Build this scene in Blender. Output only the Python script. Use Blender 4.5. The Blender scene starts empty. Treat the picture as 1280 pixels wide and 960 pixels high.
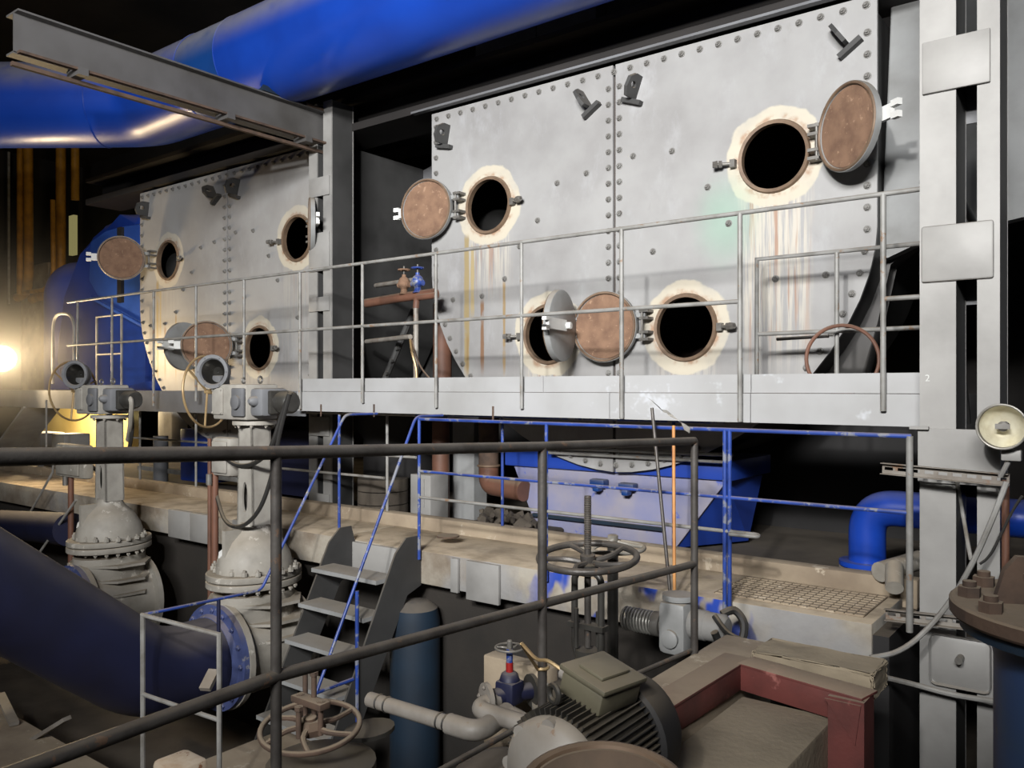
import bpy, bmesh, math, random
from mathutils import Vector, Matrix
random.seed(7)
C = bpy.context.scene.collection
PI = math.pi
F = 1035.0
YAW = math.atan2(1035.0, 1359.0)
SY, CY = math.sin(PI/2-YAW), math.cos(PI/2-YAW)
# view heading: (-sin a, cos a) with a the angle between +Y and the heading
SA, CA = math.cos(YAW)*1.0, math.sin(YAW)*1.0
SA, CA = 0.6059, 0.7956
HZ = 485.0

def P(px, py, Y):
    r = (px-640)/F
    d = Y/(SA*r+CA)
    return Vector((d*(-SA+CA*r), Y, (HZ-py)*d/F))
def PXP(px, py, X):
    r = (px-640)/F
    d = X/(-SA+CA*r)
    return Vector((X, d*(SA*r+CA), (HZ-py)*d/F))
def PZ(px, py, Z):
    d = Z*F/(HZ-py); r = (px-640)/F
    return Vector((d*(-SA+CA*r), d*(SA*r+CA), Z))
def PD(px, py, d):
    r = (px-640)/F
    return Vector((d*(-SA+CA*r), d*(SA*r+CA), (HZ-py)*d/F))

def c(r, g, b):
    f = lambda v: (v/255/12.92 if v/255 <= .04045 else ((v/255+.055)/1.055)**2.4)
    return (f(r), f(g), f(b), 1)

# ---------------------------------------------------------------- materials
class NT:
    def __init__(s, name):
        s.m = bpy.data.materials.new(name); s.m.use_nodes = True
        s.t = s.m.node_tree; s.n = s.t.nodes; s.l = s.t.links
        s.b = s.n['Principled BSDF']
        s.co = s.n.new('ShaderNodeTexCoord').outputs['Object']
    def math(s, op, a, b=None, clamp=False):
        n = s.n.new('ShaderNodeMath'); n.operation = op; n.use_clamp = clamp
        for i, v in enumerate((a, b)):
            if v is None: continue
            if isinstance(v, (int, float)): n.inputs[i].default_value = v
            else: s.l.new(v, n.inputs[i])
        return n.outputs[0]
    def mr(s, v, a, b, lo=0., hi=1.):
        n = s.n.new('ShaderNodeMapRange'); n.interpolation_type = 'SMOOTHSTEP' if a < b else 'LINEAR'
        s.l.new(v, n.inputs['Value'])
        n.inputs['From Min'].default_value = a; n.inputs['From Max'].default_value = b
        n.inputs['To Min'].default_value = lo; n.inputs['To Max'].default_value = hi
        return n.outputs['Result']
    def noise(s, scale, detail=3, rough=.55, sc=(1, 1, 1), off=(0, 0, 0)):
        mp = s.n.new('ShaderNodeMapping'); mp.inputs['Scale'].default_value = sc; mp.inputs['Location'].default_value = off
        s.l.new(s.co, mp.inputs['Vector'])
        n = s.n.new('ShaderNodeTexNoise'); n.inputs['Scale'].default_value = scale
        n.inputs['Detail'].default_value = detail; n.inputs['Roughness'].default_value = rough
        s.l.new(mp.outputs[0], n.inputs['Vector'])
        return n.outputs['Fac']
    def mix(s, fac, a, b):
        n = s.n.new('ShaderNodeMix'); n.data_type = 'RGBA'
        ins = [i for i in n.inputs if i.type == 'RGBA']
        if isinstance(fac, (int, float)): n.inputs[0].default_value = fac
        else: s.l.new(fac, n.inputs[0])
        for i, v in zip(ins, (a, b)):
            if isinstance(v, tuple): i.default_value = v
            else: s.l.new(v, i)
        return [o for o in n.outputs if o.type == 'RGBA'][0]
    def bump(s, h, strength=.3, dist=.01):
        n = s.n.new('ShaderNodeBump'); n.inputs['Strength'].default_value = strength
        n.inputs['Distance'].default_value = dist
        s.l.new(h, n.inputs['Height']); s.l.new(n.outputs[0], s.b.inputs['Normal'])
    def color(s, v):
        if isinstance(v, tuple): s.b.inputs['Base Color'].default_value = v
        else: s.l.new(v, s.b.inputs['Base Color'])
    def up(s):
        g = s.n.new('ShaderNodeNewGeometry'); x = s.n.new('ShaderNodeSeparateXYZ')
        s.l.new(g.outputs['Normal'], x.inputs[0]); return x.outputs[2]
    def xyz(s):
        x = s.n.new('ShaderNodeSeparateXYZ'); s.l.new(s.co, x.inputs[0]); return x.outputs

DUST = c(150, 136, 116)
def mat(name, base, rough=.55, metal=0., alt=None, vs=4., amt=.5, dust=.0, chips=None, cs=9., bump=.0, bs=60., dustcol=DUST, ct=.6, d0=.35, d1=.9):
    t = NT(name)
    col = base
    if alt is None: alt = tuple(v*.62 for v in base[:3])+(1,)
    n1 = t.noise(vs, 4)
    col = t.mix(t.mr(n1, .5-.25*amt-.1, .85, 0, 1.), col, alt)
    if chips:
        col = t.mix(t.mr(t.noise(cs, 5, .7, off=(3, 1, 5)), ct, ct+.06), col, chips)
    if dust:
        u = t.math('MULTIPLY', t.mr(t.up(), d0, d1), t.mr(t.noise(5, 3, off=(9, 2, 1)), .1, .6, .5, 1.))
        col = t.mix(t.math('MULTIPLY', u, dust), col, dustcol)
        r = t.n.new('ShaderNodeMix'); r.data_type = 'FLOAT'
        t.l.new(u, r.inputs[0]); r.inputs[2].default_value = rough; r.inputs[3].default_value = min(1, rough+.4*dust)
        t.l.new(r.outputs[0], t.b.inputs['Roughness'])
    t.color(col)
    t.b.inputs['Roughness'].default_value = rough
    t.b.inputs['Metallic'].default_value = metal
    if bump: t.bump(t.noise(bs, 4), bump, .01)
    return t.m

MT = {}
MT['grey'] = mat('grey_paint', c(150, 152, 153), .5, alt=c(112, 112, 110), vs=2.5, dust=.5, bump=.05, bs=25)
MT['grey_light'] = mat('light_grey_paint', c(150, 149, 147), .5, alt=c(124, 123, 121), vs=3, dust=.3, bump=.05, bs=30)
MT['grey_fascia'] = mat('fascia_grey_paint', c(164, 165, 167), .5, alt=c(142, 142, 141), vs=1.5, chips=c(180, 183, 188), cs=1.6, dust=.4, bump=.04, bs=20)
MT['beam'] = mat('beam_grey_paint', c(88, 87, 87), .6, alt=c(66, 64, 62), vs=2, dust=.3)
MT['grey_dark'] = mat('dark_grey_paint', c(66, 66, 66), .6, alt=c(44, 44, 44), vs=2, dust=.4)
MT['grey_mid'] = mat('mid_grey_paint', c(112, 114, 118), .6, alt=c(84, 84, 86), vs=2, dust=.4)
MT['black'] = mat('near_black', c(34, 33, 34), .7, dust=.3)  # near-black, also used for the shade under the upper deck
MT['dark_hall'] = mat('dark_hall_tone', c(38, 35, 34), .8, alt=c(22, 20, 20), vs=1.3, dust=.2)  # even dark tone of the girder, hall walls and ceiling
MT['rail'] = mat('rail_grey_paint', c(136, 136, 134), .5, alt=c(98, 96, 92), vs=8, chips=c(120, 96, 76), cs=14, dust=.35)
MT['rail_dark'] = mat('worn_dark_rail', c(84, 81, 78), .45, metal=.3, alt=c(54, 50, 48), vs=10, chips=c(104, 84, 70), cs=18, dust=.25, bump=.12, bs=90)
MT['rail_blue'] = mat('rail_blue_paint', c(44, 72, 152), .4, alt=c(34, 50, 104), vs=6, chips=c(118, 122, 134), cs=7, ct=.53, dust=.5)
MT['rail_white'] = mat('pale_rail_paint', c(150, 150, 148), .5, alt=c(110, 106, 100), vs=8, dust=.3)
MT['blue'] = mat('blue_enamel', c(22, 66, 172), .34, alt=c(18, 50, 132), vs=1.6, amt=.5, dust=.3, dustcol=c(128, 126, 130))
MT['blue_over'] = mat('overhead_blue_enamel', c(20, 62, 160), .32, alt=c(18, 52, 140), vs=1.6, amt=.5, dust=.8, dustcol=c(122, 121, 126), d0=-.1, d1=.62)
MT['blue_band'] = mat('blue_enamel_band', c(14, 60, 124), .45, alt=c(10, 42, 92), vs=2, dust=.8, dustcol=c(124, 124, 130), d0=-.1, d1=.62)
MT['blue_deep'] = mat('deep_blue_enamel', c(22, 26, 56), .55, alt=c(16, 18, 38), vs=2, dust=.75, dustcol=c(104, 98, 96))
MT['blue_duct'] = mat('duct_blue_enamel', c(34, 66, 158), .33, alt=c(28, 50, 122), vs=1.2, dust=.3)
MT['duct_panel'] = mat('duct_panel_blue', c(52, 92, 184), .4, alt=c(42, 74, 152), vs=1.5, chips=c(110, 130, 180), cs=5, ct=.68)
MT['blue_flange'] = mat('flange_blue_enamel', c(74, 86, 134), .5, alt=c(54, 62, 98), vs=6, chips=c(130, 130, 138), cs=10, dust=.5)
MT['blue_tank'] = mat('tank_blue_paint', c(14, 36, 54), .7, alt=c(12, 24, 36), vs=3, dust=.4)
MT['lilac'] = mat('dusty_blue_sheet', c(118, 122, 158), .6, alt=c(150, 144, 146), vs=2.5, chips=c(70, 90, 170), cs=4, dust=.3)
MT['rust'] = mat('rust', c(130, 102, 82), .9, alt=c(96, 72, 58), vs=9, chips=c(152, 124, 102), cs=22, bump=.35, bs=70)
MT['rust_dark'] = mat('dark_rust', c(88, 70, 58), .85, alt=c(58, 48, 42), vs=12, dust=.6, bump=.2, bs=60)
MT['cream'] = mat('old_primer', c(196, 184, 166), .7, alt=c(160, 132, 104), vs=9, chips=c(130, 90, 66), cs=16)
MT['bronze'] = mat('bronze_edge', c(122, 102, 84), .55, metal=.2, alt=c(92, 74, 60), vs=10, dust=.2)
MT['brass'] = mat('brass', c(176, 152, 112), .4, metal=.35, alt=c(130, 106, 74), vs=8)
MT['steel'] = mat('bright_steel', c(176, 174, 168), .35, metal=.4, alt=c(120, 116, 110), vs=14)
MT['steel_dull'] = mat('dull_steel', c(120, 118, 114), .45, metal=.3, alt=c(84, 80, 76), vs=14, dust=.3)
MT['bolt'] = mat('bolt_grey', c(134, 134, 132), .32, alt=c(84, 80, 76), vs=20)
MT['valve'] = mat('valve_grey', c(156, 152, 144), .55, alt=c(122, 118, 110), vs=5, chips=c(186, 182, 174), cs=7, dust=.6, bump=.12, bs=40)
MT['valve_light'] = mat('valve_light_grey', c(158, 155, 148), .55, alt=c(128, 124, 118), vs=6, dust=.5)
MT['concrete'] = mat('dusty_concrete', c(160, 146, 126), .95, alt=c(126, 112, 96), vs=3, chips=c(176, 164, 146), cs=5, bump=.25, bs=35)
MT['pit'] = mat('pit_wall_dark', c(48, 44, 40), .95, alt=c(34, 32, 30), vs=2, bump=.25, bs=30)  # even dark tone for the wall below the slab
MT['concrete_dark'] = mat('dark_concrete', c(92, 84, 74), .95, alt=c(62, 56, 50), vs=2, bump=.25, bs=30)
MT['concrete_green'] = mat('foundation_concrete', c(150, 138, 118), .95, alt=c(116, 106, 90), vs=3, bump=.3, bs=40)
MT['redpaint'] = mat('red_oxide_paint', c(104, 54, 50), .6, alt=c(64, 38, 36), vs=5, chips=c(142, 90, 84), cs=3.5, dust=.8, bump=.1)
MT['pipe_brown'] = mat('red_lead_pipe', c(112, 76, 60), .6, alt=c(80, 56, 46), vs=4, dust=.4)
MT['yellow'] = mat('yellow_gas_paint', c(196, 140, 36), .5, alt=c(140, 98, 26), vs=4, dust=.2)
MT['yellow_wall'] = mat('pale_yellow_plaster', c(214, 196, 130), .8, alt=c(190, 168, 104), vs=2)
MT['pale_pipe'] = mat('dusty_pale_pipe', c(142, 138, 132), .5, alt=c(108, 100, 92), vs=6, chips=c(120, 96, 78), cs=9, dust=.4)
MT['bell'] = mat('bell_inside', c(70, 69, 66), .22, metal=.7, alt=c(44, 42, 40), vs=8)
MT['rubber'] = mat('black_rubber', c(40, 39, 38), .6, dust=.5)
MT['motor'] = mat('motor_dark_grey', c(56, 55, 52), .42, alt=c(40, 38, 36), vs=7, dust=.45, dustcol=c(110, 100, 84))
MT['motor_lid'] = mat('terminal_box_grey', c(98, 94, 78), .5, alt=c(74, 70, 58), vs=6, dust=.4)
MT['wood'] = mat('pale_wood', c(196, 142, 84), .6, alt=c(160, 106, 60), vs=6)
MT['rag'] = mat('pale_rag', c(206, 204, 198), .9, alt=c(170, 166, 158), vs=9)
MT['white'] = mat('white_paint', c(225, 226, 224), .6)
MT['red'] = mat('red_paint', c(150, 30, 28), .5)
MT['inside'] = mat('tube_chamber_rust', c(58, 46, 40), .95)

def plate_material(x0, far=False):
    """grey water box plate with primer rings, rust runs and a green patch; x0 is its centre line"""
    t = NT('condenser_plate_paint')
    X, Y, Z = t.xyz()
    base = t.mix(t.mr(t.noise(1.1, 5, .6), .35, .75), c(152, 152, 152), c(132, 131, 131))
    base = t.mix(t.mr(t.noise(3.2, 6, .7, sc=(1, 1, .5)), .52, .75, 0, .55), base, c(164, 165, 168))
    base = t.mix(t.mr(t.noise(7, 5, .7, sc=(1, 1, .35), off=(4, 4, 4)), .60, .8, 0, .5), base, c(120, 118, 114))
    wob = t.math('MULTIPLY', t.math('SUBTRACT', t.noise(5, 4), .5), .10)
    vert = t.noise(30, 4, .7, sc=(1, 1, .035))
    vert2 = t.noise(17, 4, .7, sc=(1, 1, .03), off=(7, 0, 3))
    for (cx, cz, ln, amt) in ((x0-1.345, 1.70, .75, .2 if far else .75), (x0+1.345, 1.70, 1.55, .3 if far else 1.), (x0-.665, .475, .5, .1 if far else .8), (x0+.64, .475, .45, .45)):
        dx = t.math('ABSOLUTE', t.math('SUBTRACT', X, cx)); dz = t.math('SUBTRACT', Z, cz)
        dist = t.math('SQRT', t.math('ADD', t.math('MULTIPLY', dx, dx), t.math('MULTIPLY', dz, dz)))
        dist = t.math('ADD', dist, wob)
        side = t.math('ADD', dx, wob)
        run = t.math('MULTIPLY', t.mr(side, .19, .31, 1, 0), t.mr(Z, cz-ln-.25, cz-ln*.55, 0, 1))
        run = t.math('MULTIPLY', run, t.mr(Z, cz-.12, cz-.3, 1, 1) if False else t.mr(dz, -.30, -.12, 1, 0))
        a = t.math('MULTIPLY', run, t.mr(vert, .42, .56))
        base = t.mix(t.math('MULTIPLY', a, .8*amt), base, c(190, 184, 172))
        b = t.math('MULTIPLY', run, t.mr(vert2, .54, .64))
        base = t.mix(t.math('MULTIPLY', b, .75*amt), base, c(150, 112, 88))
        base = t.mix(t.math('MULTIPLY', t.mr(dist, .36, .38, 1, 0), t.mr(t.noise(4, 4, off=(8, 8, 1)), .25, .6, .55, 1.)), base, c(186, 179, 163))
        base = t.mix(t.math('MULTIPLY', t.mr(dist, .28, .32, 1, 0), t.mr(t.noise(12, 4), .40, .65)), base, c(158, 130, 108))
    for (sx, zt, zb, w, col) in ((x0-1.61, 1.45, .05, .030, c(146, 130, 92)), (x0-1.54, 1.35, .60, .022, c(158, 142, 104)), (x0-1.42, .82, .08, .02, c(124, 92, 66)),
                                 (x0-1.16, .98, .05, .014, c(142, 120, 84)), (x0-1.60, .5, .05, .012, c(138, 116, 80))):
        dx = t.math('ADD', t.math('ABSOLUTE', t.math('SUBTRACT', X, sx)), t.math('MULTIPLY', wob, .25))
        k = t.math('MULTIPLY', t.mr(dx, w*.7, w*1.3, 1, 0), t.math('MULTIPLY', t.mr(Z, zt-.05, zt+.03, 1, 0), t.mr(Z, zb, zb+.2, 0, 1)))
        k = t.math('MULTIPLY', k, t.mr(t.noise(6, 3, sc=(1, 1, .8), off=(1, 5, 2)), .3, .45, .25, .9))
        base = t.mix(k, base, col)
    if far: base = t.mix(t.mr(t.noise(.8, 3, off=(3, 3, 3)), .45, .7, 0, .35), base, c(150, 146, 140))
    gx = t.math('SUBTRACT', X, x0+(9 if far else .98)); gz = t.math('MULTIPLY', t.math('SUBTRACT', Z, 1.28), .75)
    gd = t.math('ADD', t.math('SQRT', t.math('ADD', t.math('MULTIPLY', gx, gx), t.math('MULTIPLY', gz, gz))), wob)
    base = t.mix(t.mr(gd, .05, .34, .42, 0), base, c(132, 176, 154))
    t.color(base); t.b.inputs['Roughness'].default_value = .48
    t.bump(t.noise(12, 5), .08, .01)
    return t.m
MT['plate'] = plate_material(-3.5)
MT['plate_far'] = plate_material(-8.98, True)

def face_material():
    t = NT('walkway_edge_concrete')
    X, Y, Z = t.xyz()
    base = t.mix(t.mr(t.noise(2.2, 5, .6), .35, .7), c(164, 158, 146), c(118, 106, 92))
    base = t.mix(t.mr(t.noise(.9, 4, off=(2, 2, 9)), .5, .62, 0, .7), base, c(138, 140, 144))
    m = t.math('MULTIPLY', t.mr(X, -3.5, -3.1, 0, 1), t.mr(X, -1.95, -1.6, 1, 0))
    base = t.mix(t.math('MULTIPLY', m, t.mr(t.noise(3.2, 3, sc=(1, 1, .6), off=(5, 1, 0)), .52, .58)), base, c(34, 66, 160))
    u = t.mr(t.up(), .4, .8)
    base = t.mix(t.math('MULTIPLY', u, .95), base, t.mix(t.mr(t.noise(4, 5), .4, .7), c(186, 170, 147), c(146, 132, 112)))
    t.color(base); t.b.inputs['Roughness'].default_value = .95
    t.bump(t.noise(22, 5), .25, .02)
    return t.m
MT['walk'] = face_material()

def emit(name, col, s):
    t = NT(name); t.color((0, 0, 0, 1))
    t.b.inputs['Emission Color'].default_value = col; t.b.inputs['Emission Strength'].default_value = s
    return t.m

# ---------------------------------------------------------------- mesh helpers
def frame_of(d):
    d = d.normalized()
    u = Vector((0, 0, 1)) if abs(d.z) < .95 else Vector((1, 0, 0))
    a = d.cross(u).normalized(); b = a.cross(d).normalized()
    return a, b
def bm_new(): return bmesh.new()
def box(bm, x0, x1, y0, y1, z0, z1, bev=0., M=None):
    t = bmesh.new()
    v = [t.verts.new(p) for p in ((x0, y0, z0), (x1, y0, z0), (x1, y1, z0), (x0, y1, z0), (x0, y0, z1), (x1, y0, z1), (x1, y1, z1), (x0, y1, z1))]
    for f in ((0, 3, 2, 1), (4, 5, 6, 7), (0, 1, 5, 4), (1, 2, 6, 5), (2, 3, 7, 6), (3, 0, 4, 7)): t.faces.new([v[i] for i in f])
    if bev: bmesh.ops.bevel(t, geom=t.edges[:], offset=bev, segments=2, affect='EDGES', profile=.5)
    merge(bm, t, M); return bm
def merge(bm, t, M=None):
    mp = {}
    for v in t.verts: mp[v] = bm.verts.new(M @ v.co if M else v.co)
    for f in t.faces:
        try: bm.faces.new([mp[v] for v in f.verts])
        except ValueError: pass
    t.free()
def bar(bm, p, q, w, h, up=None, bev=0.):
    """box beam from p to q, w across, h along up"""
    p, q = Vector(p), Vector(q); d = (q-p); L = d.length; d.normalize()
    u = Vector(up) if up else (Vector((0, 0, 1)) if abs(d.z) < .95 else Vector((0, 1, 0)))
    a = d.cross(u).normalized(); b = a.cross(d).normalized()
    M = Matrix((a, d, b)).transposed().to_4x4(); M.translation = p
    return box(bm, -w/2, w/2, 0, L, -h/2, h/2, bev, M)
def ring_pts(cn, a, b, r, n, ra=None):
    return [cn+a*(r*math.cos(2*PI*i/n))+b*((ra or r)*math.sin(2*PI*i/n)) for i in range(n)]
def tube(bm, pts, r, n=10, closed=False, cap=True):
    pts = [Vector(p) for p in pts]
    N = len(pts); R = r if isinstance(r, (list, tuple)) else [r]*N
    rings = []; a = None
    for i, p in enumerate(pts):
        if closed: t = (pts[(i+1) % N]-pts[i-1])
        elif i == 0: t = pts[1]-p
        elif i == N-1: t = p-pts[-2]
        else: t = (p-pts[i-1]).normalized()+(pts[i+1]-p).normalized()
        t.normalize()
        if a is None: a, b = frame_of(t)
        else:
            a = (a-t*a.dot(t)).normalized(); b = a.cross(t).normalized()
        s = 1.
        if 0 < i < N-1 and not closed:
            cs = (p-pts[i-1]).normalized().dot(t); s = 1/max(cs, .5)
        rings.append([bm.verts.new(q) for q in ring_pts(p, a, b, R[i], n)] if s < 1.02 else
                     [bm.verts.new(q) for q in ring_pts(p, a, b, R[i]*(1+(s-1)*.5), n)])
    m = N if closed else N-1
    for i in range(m):
        A, B = rings[i], rings[(i+1) % N]
        off = 0
        if closed and i == N-1:
            off = min(range(n), key=lambda k: sum((A[j].co-B[(j+k) % n].co).length for j in range(0, n, 2)))
        for j in range(n):
            try: bm.faces.new((A[j], A[(j+1) % n], B[(j+1+off) % n], B[(j+off) % n]))
            except ValueError: pass
    if cap and not closed:
        bm.faces.new(rings[0][::-1]); bm.faces.new(rings[-1])
    return bm
def fillet(pts, rad, n=6):
    pts = [Vector(p) for p in pts]; out = [pts[0]]
    for i in range(1, len(pts)-1):
        a, p, b = pts[i-1], pts[i], pts[i+1]
        u, v = (a-p), (b-p); k = min(rad, u.length*.49, v.length*.49)
        s, e = p+u.normalized()*k, p+v.normalized()*k
        for j in range(n+1):
            t = j/n; out.append(s*(1-t)**2+p*2*t*(1-t)+e*t*t)
    out.append(pts[-1]); return out
def smoothpath(pts, n=6):
    pts = [Vector(p) for p in pts]; out = []
    for i in range(len(pts)-1):
        p0, p1, p2, p3 = pts[max(i-1, 0)], pts[i], pts[i+1], pts[min(i+2, len(pts)-1)]
        for j in range(n):
            t = j/n
            out.append(.5*((2*p1)+(p2-p0)*t+(2*p0-5*p1+4*p2-p3)*t*t+(3*p1-p0-3*p2+p3)*t**3))
    out.append(pts[-1]); return out
def lathe(bm, prof, org, axis, n=28, caps=True, sx=1., sy=1., a=None):
    """prof: (radius, height along axis)"""
    axis = Vector(axis).normalized(); org = Vector(org)
    if a is None: a, b = frame_of(axis)
    else: a = Vector(a); b = axis.cross(a)
    rings = []
    for r, h in prof:
        rings.append([bm.verts.new(org+axis*h+a*(sx*r*math.cos(2*PI*i/n))+b*(sy*r*math.sin(2*PI*i/n))) for i in range(n)])
    for A, B in zip(rings, rings[1:]):
        for j in range(n): bm.faces.new((A[j], A[(j+1) % n], B[(j+1) % n], B[j]))
    if caps: bm.faces.new(rings[0][::-1]); bm.faces.new(rings[-1])
    return bm
def cyl(bm, p, q, r, n=20, r2=None):
    p, q = Vector(p), Vector(q); d = q-p
    return lathe(bm, ((r, 0), (r if r2 is None else r2, d.length)), p, d, n)
def torus(bm, cn, axis, R, r, n=32, m=8, sx=1.):
    axis = Vector(axis).normalized(); a, b = frame_of(axis); cn = Vector(cn)
    rings = []
    for i in range(n):
        t = 2*PI*i/n; o = a*math.cos(t)+b*math.sin(t)
        rings.append([bm.verts.new(cn+o*(R+r*math.cos(2*PI*j/m))+axis*(r*math.sin(2*PI*j/m))) for j in range(m)])
    for i in range(n):
        for j in range(m): bm.faces.new((rings[i][j], rings[i][(j+1) % m], rings[(i+1) % n][(j+1) % m], rings[(i+1) % n][j]))
    return bm
def hexbolt(bm, p, axis, r=.02, h=.018, washer=True, stud=.0):
    p = Vector(p); axis = Vector(axis).normalized()
    if washer: lathe(bm, ((r*1.3, 0), (r*1.3, .004)), p, axis, 12)
    lathe(bm, ((r, .004), (r, h*.85), (r*.85, h)), p, axis, 6)
    if stud: lathe(bm, ((r*.5, h), (r*.5, h+stud)), p, axis, 8)
    return bm
def boltring(bm, cn, axis, R, n, r=.014, h=.014, off=0., sx=1., sy=1., a=None, rng=None):
    axis = Vector(axis).normalized()
    if a is None: a, b = frame_of(axis)
    else: a = Vector(a); b = axis.cross(a)
    for i in range(n):
        t = 2*PI*(i+off)/n
        hexbolt(bm, Vector(cn)+a*(R*sx*math.cos(t))+b*(R*sy*math.sin(t)), axis, r, h, False, h*.5)
    return bm
def prism(bm, poly, y0, y1, T=None, bev=0.):
    """poly (x, z) extruded y0..y1; T maps the result"""
    t = bmesh.new()
    A = [t.verts.new((x, y0, z)) for x, z in poly]; B = [t.verts.new((x, y1, z)) for x, z in poly]
    t.faces.new(A); t.faces.new(B[::-1]); n = len(poly)
    for i in range(n): t.faces.new((A[i], B[i], B[(i+1) % n], A[(i+1) % n]))
    if bev: bmesh.ops.bevel(t, geom=t.edges[:], offset=bev, segments=3, affect='EDGES', profile=.5, clamp_overlap=True)
    merge(bm, t, T); return bm
def holed(poly, holes, y0, y1):
    """plate in the XZ plane with round or polygonal holes -> bmesh"""
    cu = bpy.data.curves.new('outline', 'CURVE'); cu.dimensions = '2D'; cu.fill_mode = 'BOTH'; cu.extrude = abs(y1-y0)/2
    for pl in [poly]+holes:
        s = cu.splines.new('POLY'); s.points.add(len(pl)-1); s.use_cyclic_u = True
        for q, (x, z) in zip(s.points, pl): q.co = (x, z, 0, 1)
    o = bpy.data.objects.new('outline', cu); C.objects.link(o)
    bpy.context.view_layer.update()
    me = bpy.data.meshes.new_from_object(o.evaluated_get(bpy.context.evaluated_depsgraph_get()))
    bm = bmesh.new(); bm.from_mesh(me)
    ym = (y0+y1)/2
    for v in bm.verts: v.co = Vector((v.co.x, ym-v.co.z, v.co.y))
    bmesh.ops.remove_doubles(bm, verts=bm.verts[:], dist=1e-5)
    bpy.data.objects.remove(o); bpy.data.meshes.remove(me); bpy.data.curves.remove(cu)
    return bm
def circ(x, z, r, n=40): return [(x+r*math.cos(2*PI*i/n), z+r*math.sin(2*PI*i/n)) for i in range(n)]

# ---------------------------------------------------------------- object helpers
def obj(name, bm, m, parent=None, label=None, kind=None, smooth=True, tri=False):
    bmesh.ops.recalc_face_normals(bm, faces=bm.faces[:])
    if smooth:
        for f in bm.faces: f.smooth = True
        for e in bm.edges:
            if len(e.link_faces) == 2 and e.calc_face_angle(0) > math.radians(38): e.smooth = False
    me = bpy.data.meshes.new(name); bm.to_mesh(me); bm.free()
    me.materials.append(MT[m] if isinstance(m, str) else m)
    o = bpy.data.objects.new(name, me); C.objects.link(o)
    if parent:
        o.parent = parent; p = parent; off = Vector((0, 0, 0))
        while p: off += p.location; p = p.parent
        o.location = -off
    if label: o['label'] = label
    if kind: o['kind'] = kind
    return o
def thing(name, label, cat, loc=(0, 0, 0), group=None):
    o = bpy.data.objects.new(name, None); C.objects.link(o); o.empty_display_size = .1
    o.location = loc; o['label'] = label; o['category'] = cat
    if group: o['group'] = group
    return o
def tag(o, label, cat, group=None, kind=None):
    o['label'] = label; o['category'] = cat
    if group: o['group'] = group
    if kind: o['kind'] = kind
    return o
def struct(name, bm, m):
    o = obj(name, bm, m); o['kind'] = 'structure'; return o
def dup(o, parent=None, loc=None, label=None):
    n = o.copy(); C.objects.link(n); n.parent = parent
    if loc is not None: n.location = loc
    if label: n['label'] = label
    for ch in [x for x in bpy.data.objects if x.parent == o]: dup(ch, n)
    return n
# ================================================================ condensers
PY = 6.0
def outline(x0, s=1., n=30, zt=2.69):
    pts = [(x0-2.06*s, zt), (x0-2.06*s, 1.1)]
    for i in range(1, n):
        t = PI*i/n; cx, sz = -math.cos(t), math.sin(t); e = 2/1.8
        x = math.copysign(abs(cx)**e, cx)*2.06*s; z = 1.1-(sz**e)*(1.8*s)
        pts.append((x0+x, z))
    pts += [(x0+2.06*s, 1.1), (x0+2.06*s, zt)]
    return pts
HOLES = (('UL', -1.345, 1.70, -1), ('UR', 1.345, 1.70, 1), ('LL', -.665, .475, 1), ('LR', .64, .475, -1))

def cover(root, x0, hx, hz, side, deg, tint='rust'):
    """round manhole cover hinged on the side (+1/-1) of its hole, opened by deg"""
    H = Vector((x0+hx+side*.335, PY-.085, hz+.03))
    # closed: disc centre at -side*.335 from the hinge, outer face to -Y
    T = Matrix.Translation(H) @ Matrix.Rotation(math.radians(side*deg), 4, 'Z') @ Matrix.Translation((-side*.335, 0, 0))
    def tr(bm):
        bm.transform(T); return bm
    b = bm_new(); lathe(b, ((.275, -.034), (.290, -.028), (.293, 0), (.293, .018), (.272, .018), (.268, .006), (.05, .006)), (0, 0, 0), (0, 1, 0), 44)
    cv = obj('manhole_cover', tr(b), 'grey', root)
    b = bm_new(); lathe(b, ((.267, .004), (.262, .012), (.02, .016)), (0, 0, 0), (0, 1, 0), 44)
    obj('inner_face', tr(b), tint, cv, label='rusty inner face of the cover')
    b = bm_new(); torus(b, (0, .02, 0), (0, 1, 0), .279, .011, 44, 6)
    obj('gasket_rim', tr(b), 'bronze', cv)
    # outside: a strap through the centre with its fork, and a bolt
    b = bm_new(); s = -side
    box(b, s*.0 if s > 0 else -.36, .36 if s > 0 else 0, -.062, -.034, -.045, .045)
    box(b, min(s*.36, s*.42), max(s*.36, s*.42), -.066, -.03, .018, .058); box(b, min(s*.36, s*.42), max(s*.36, s*.42), -.066, -.03, -.058, -.018)
    cyl(b, (0, -.034, 0), (0, -.10, 0), .028, 12)
    obj('latch_bracket', tr(b), 'white' if tint == 'rust' else 'grey_light', cv, label='pale forked latch bracket')
    b = bm_new()
    for dz in (-.085, .085):
        box(b, -side*-.335-.07 if side > 0 else -.335-.02, side*.335+.02 if side > 0 else -.335+.07, -.04, -.012, dz-.02, dz+.02)
    obj('hinge_arm', tr(b), 'grey', cv)

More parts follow.
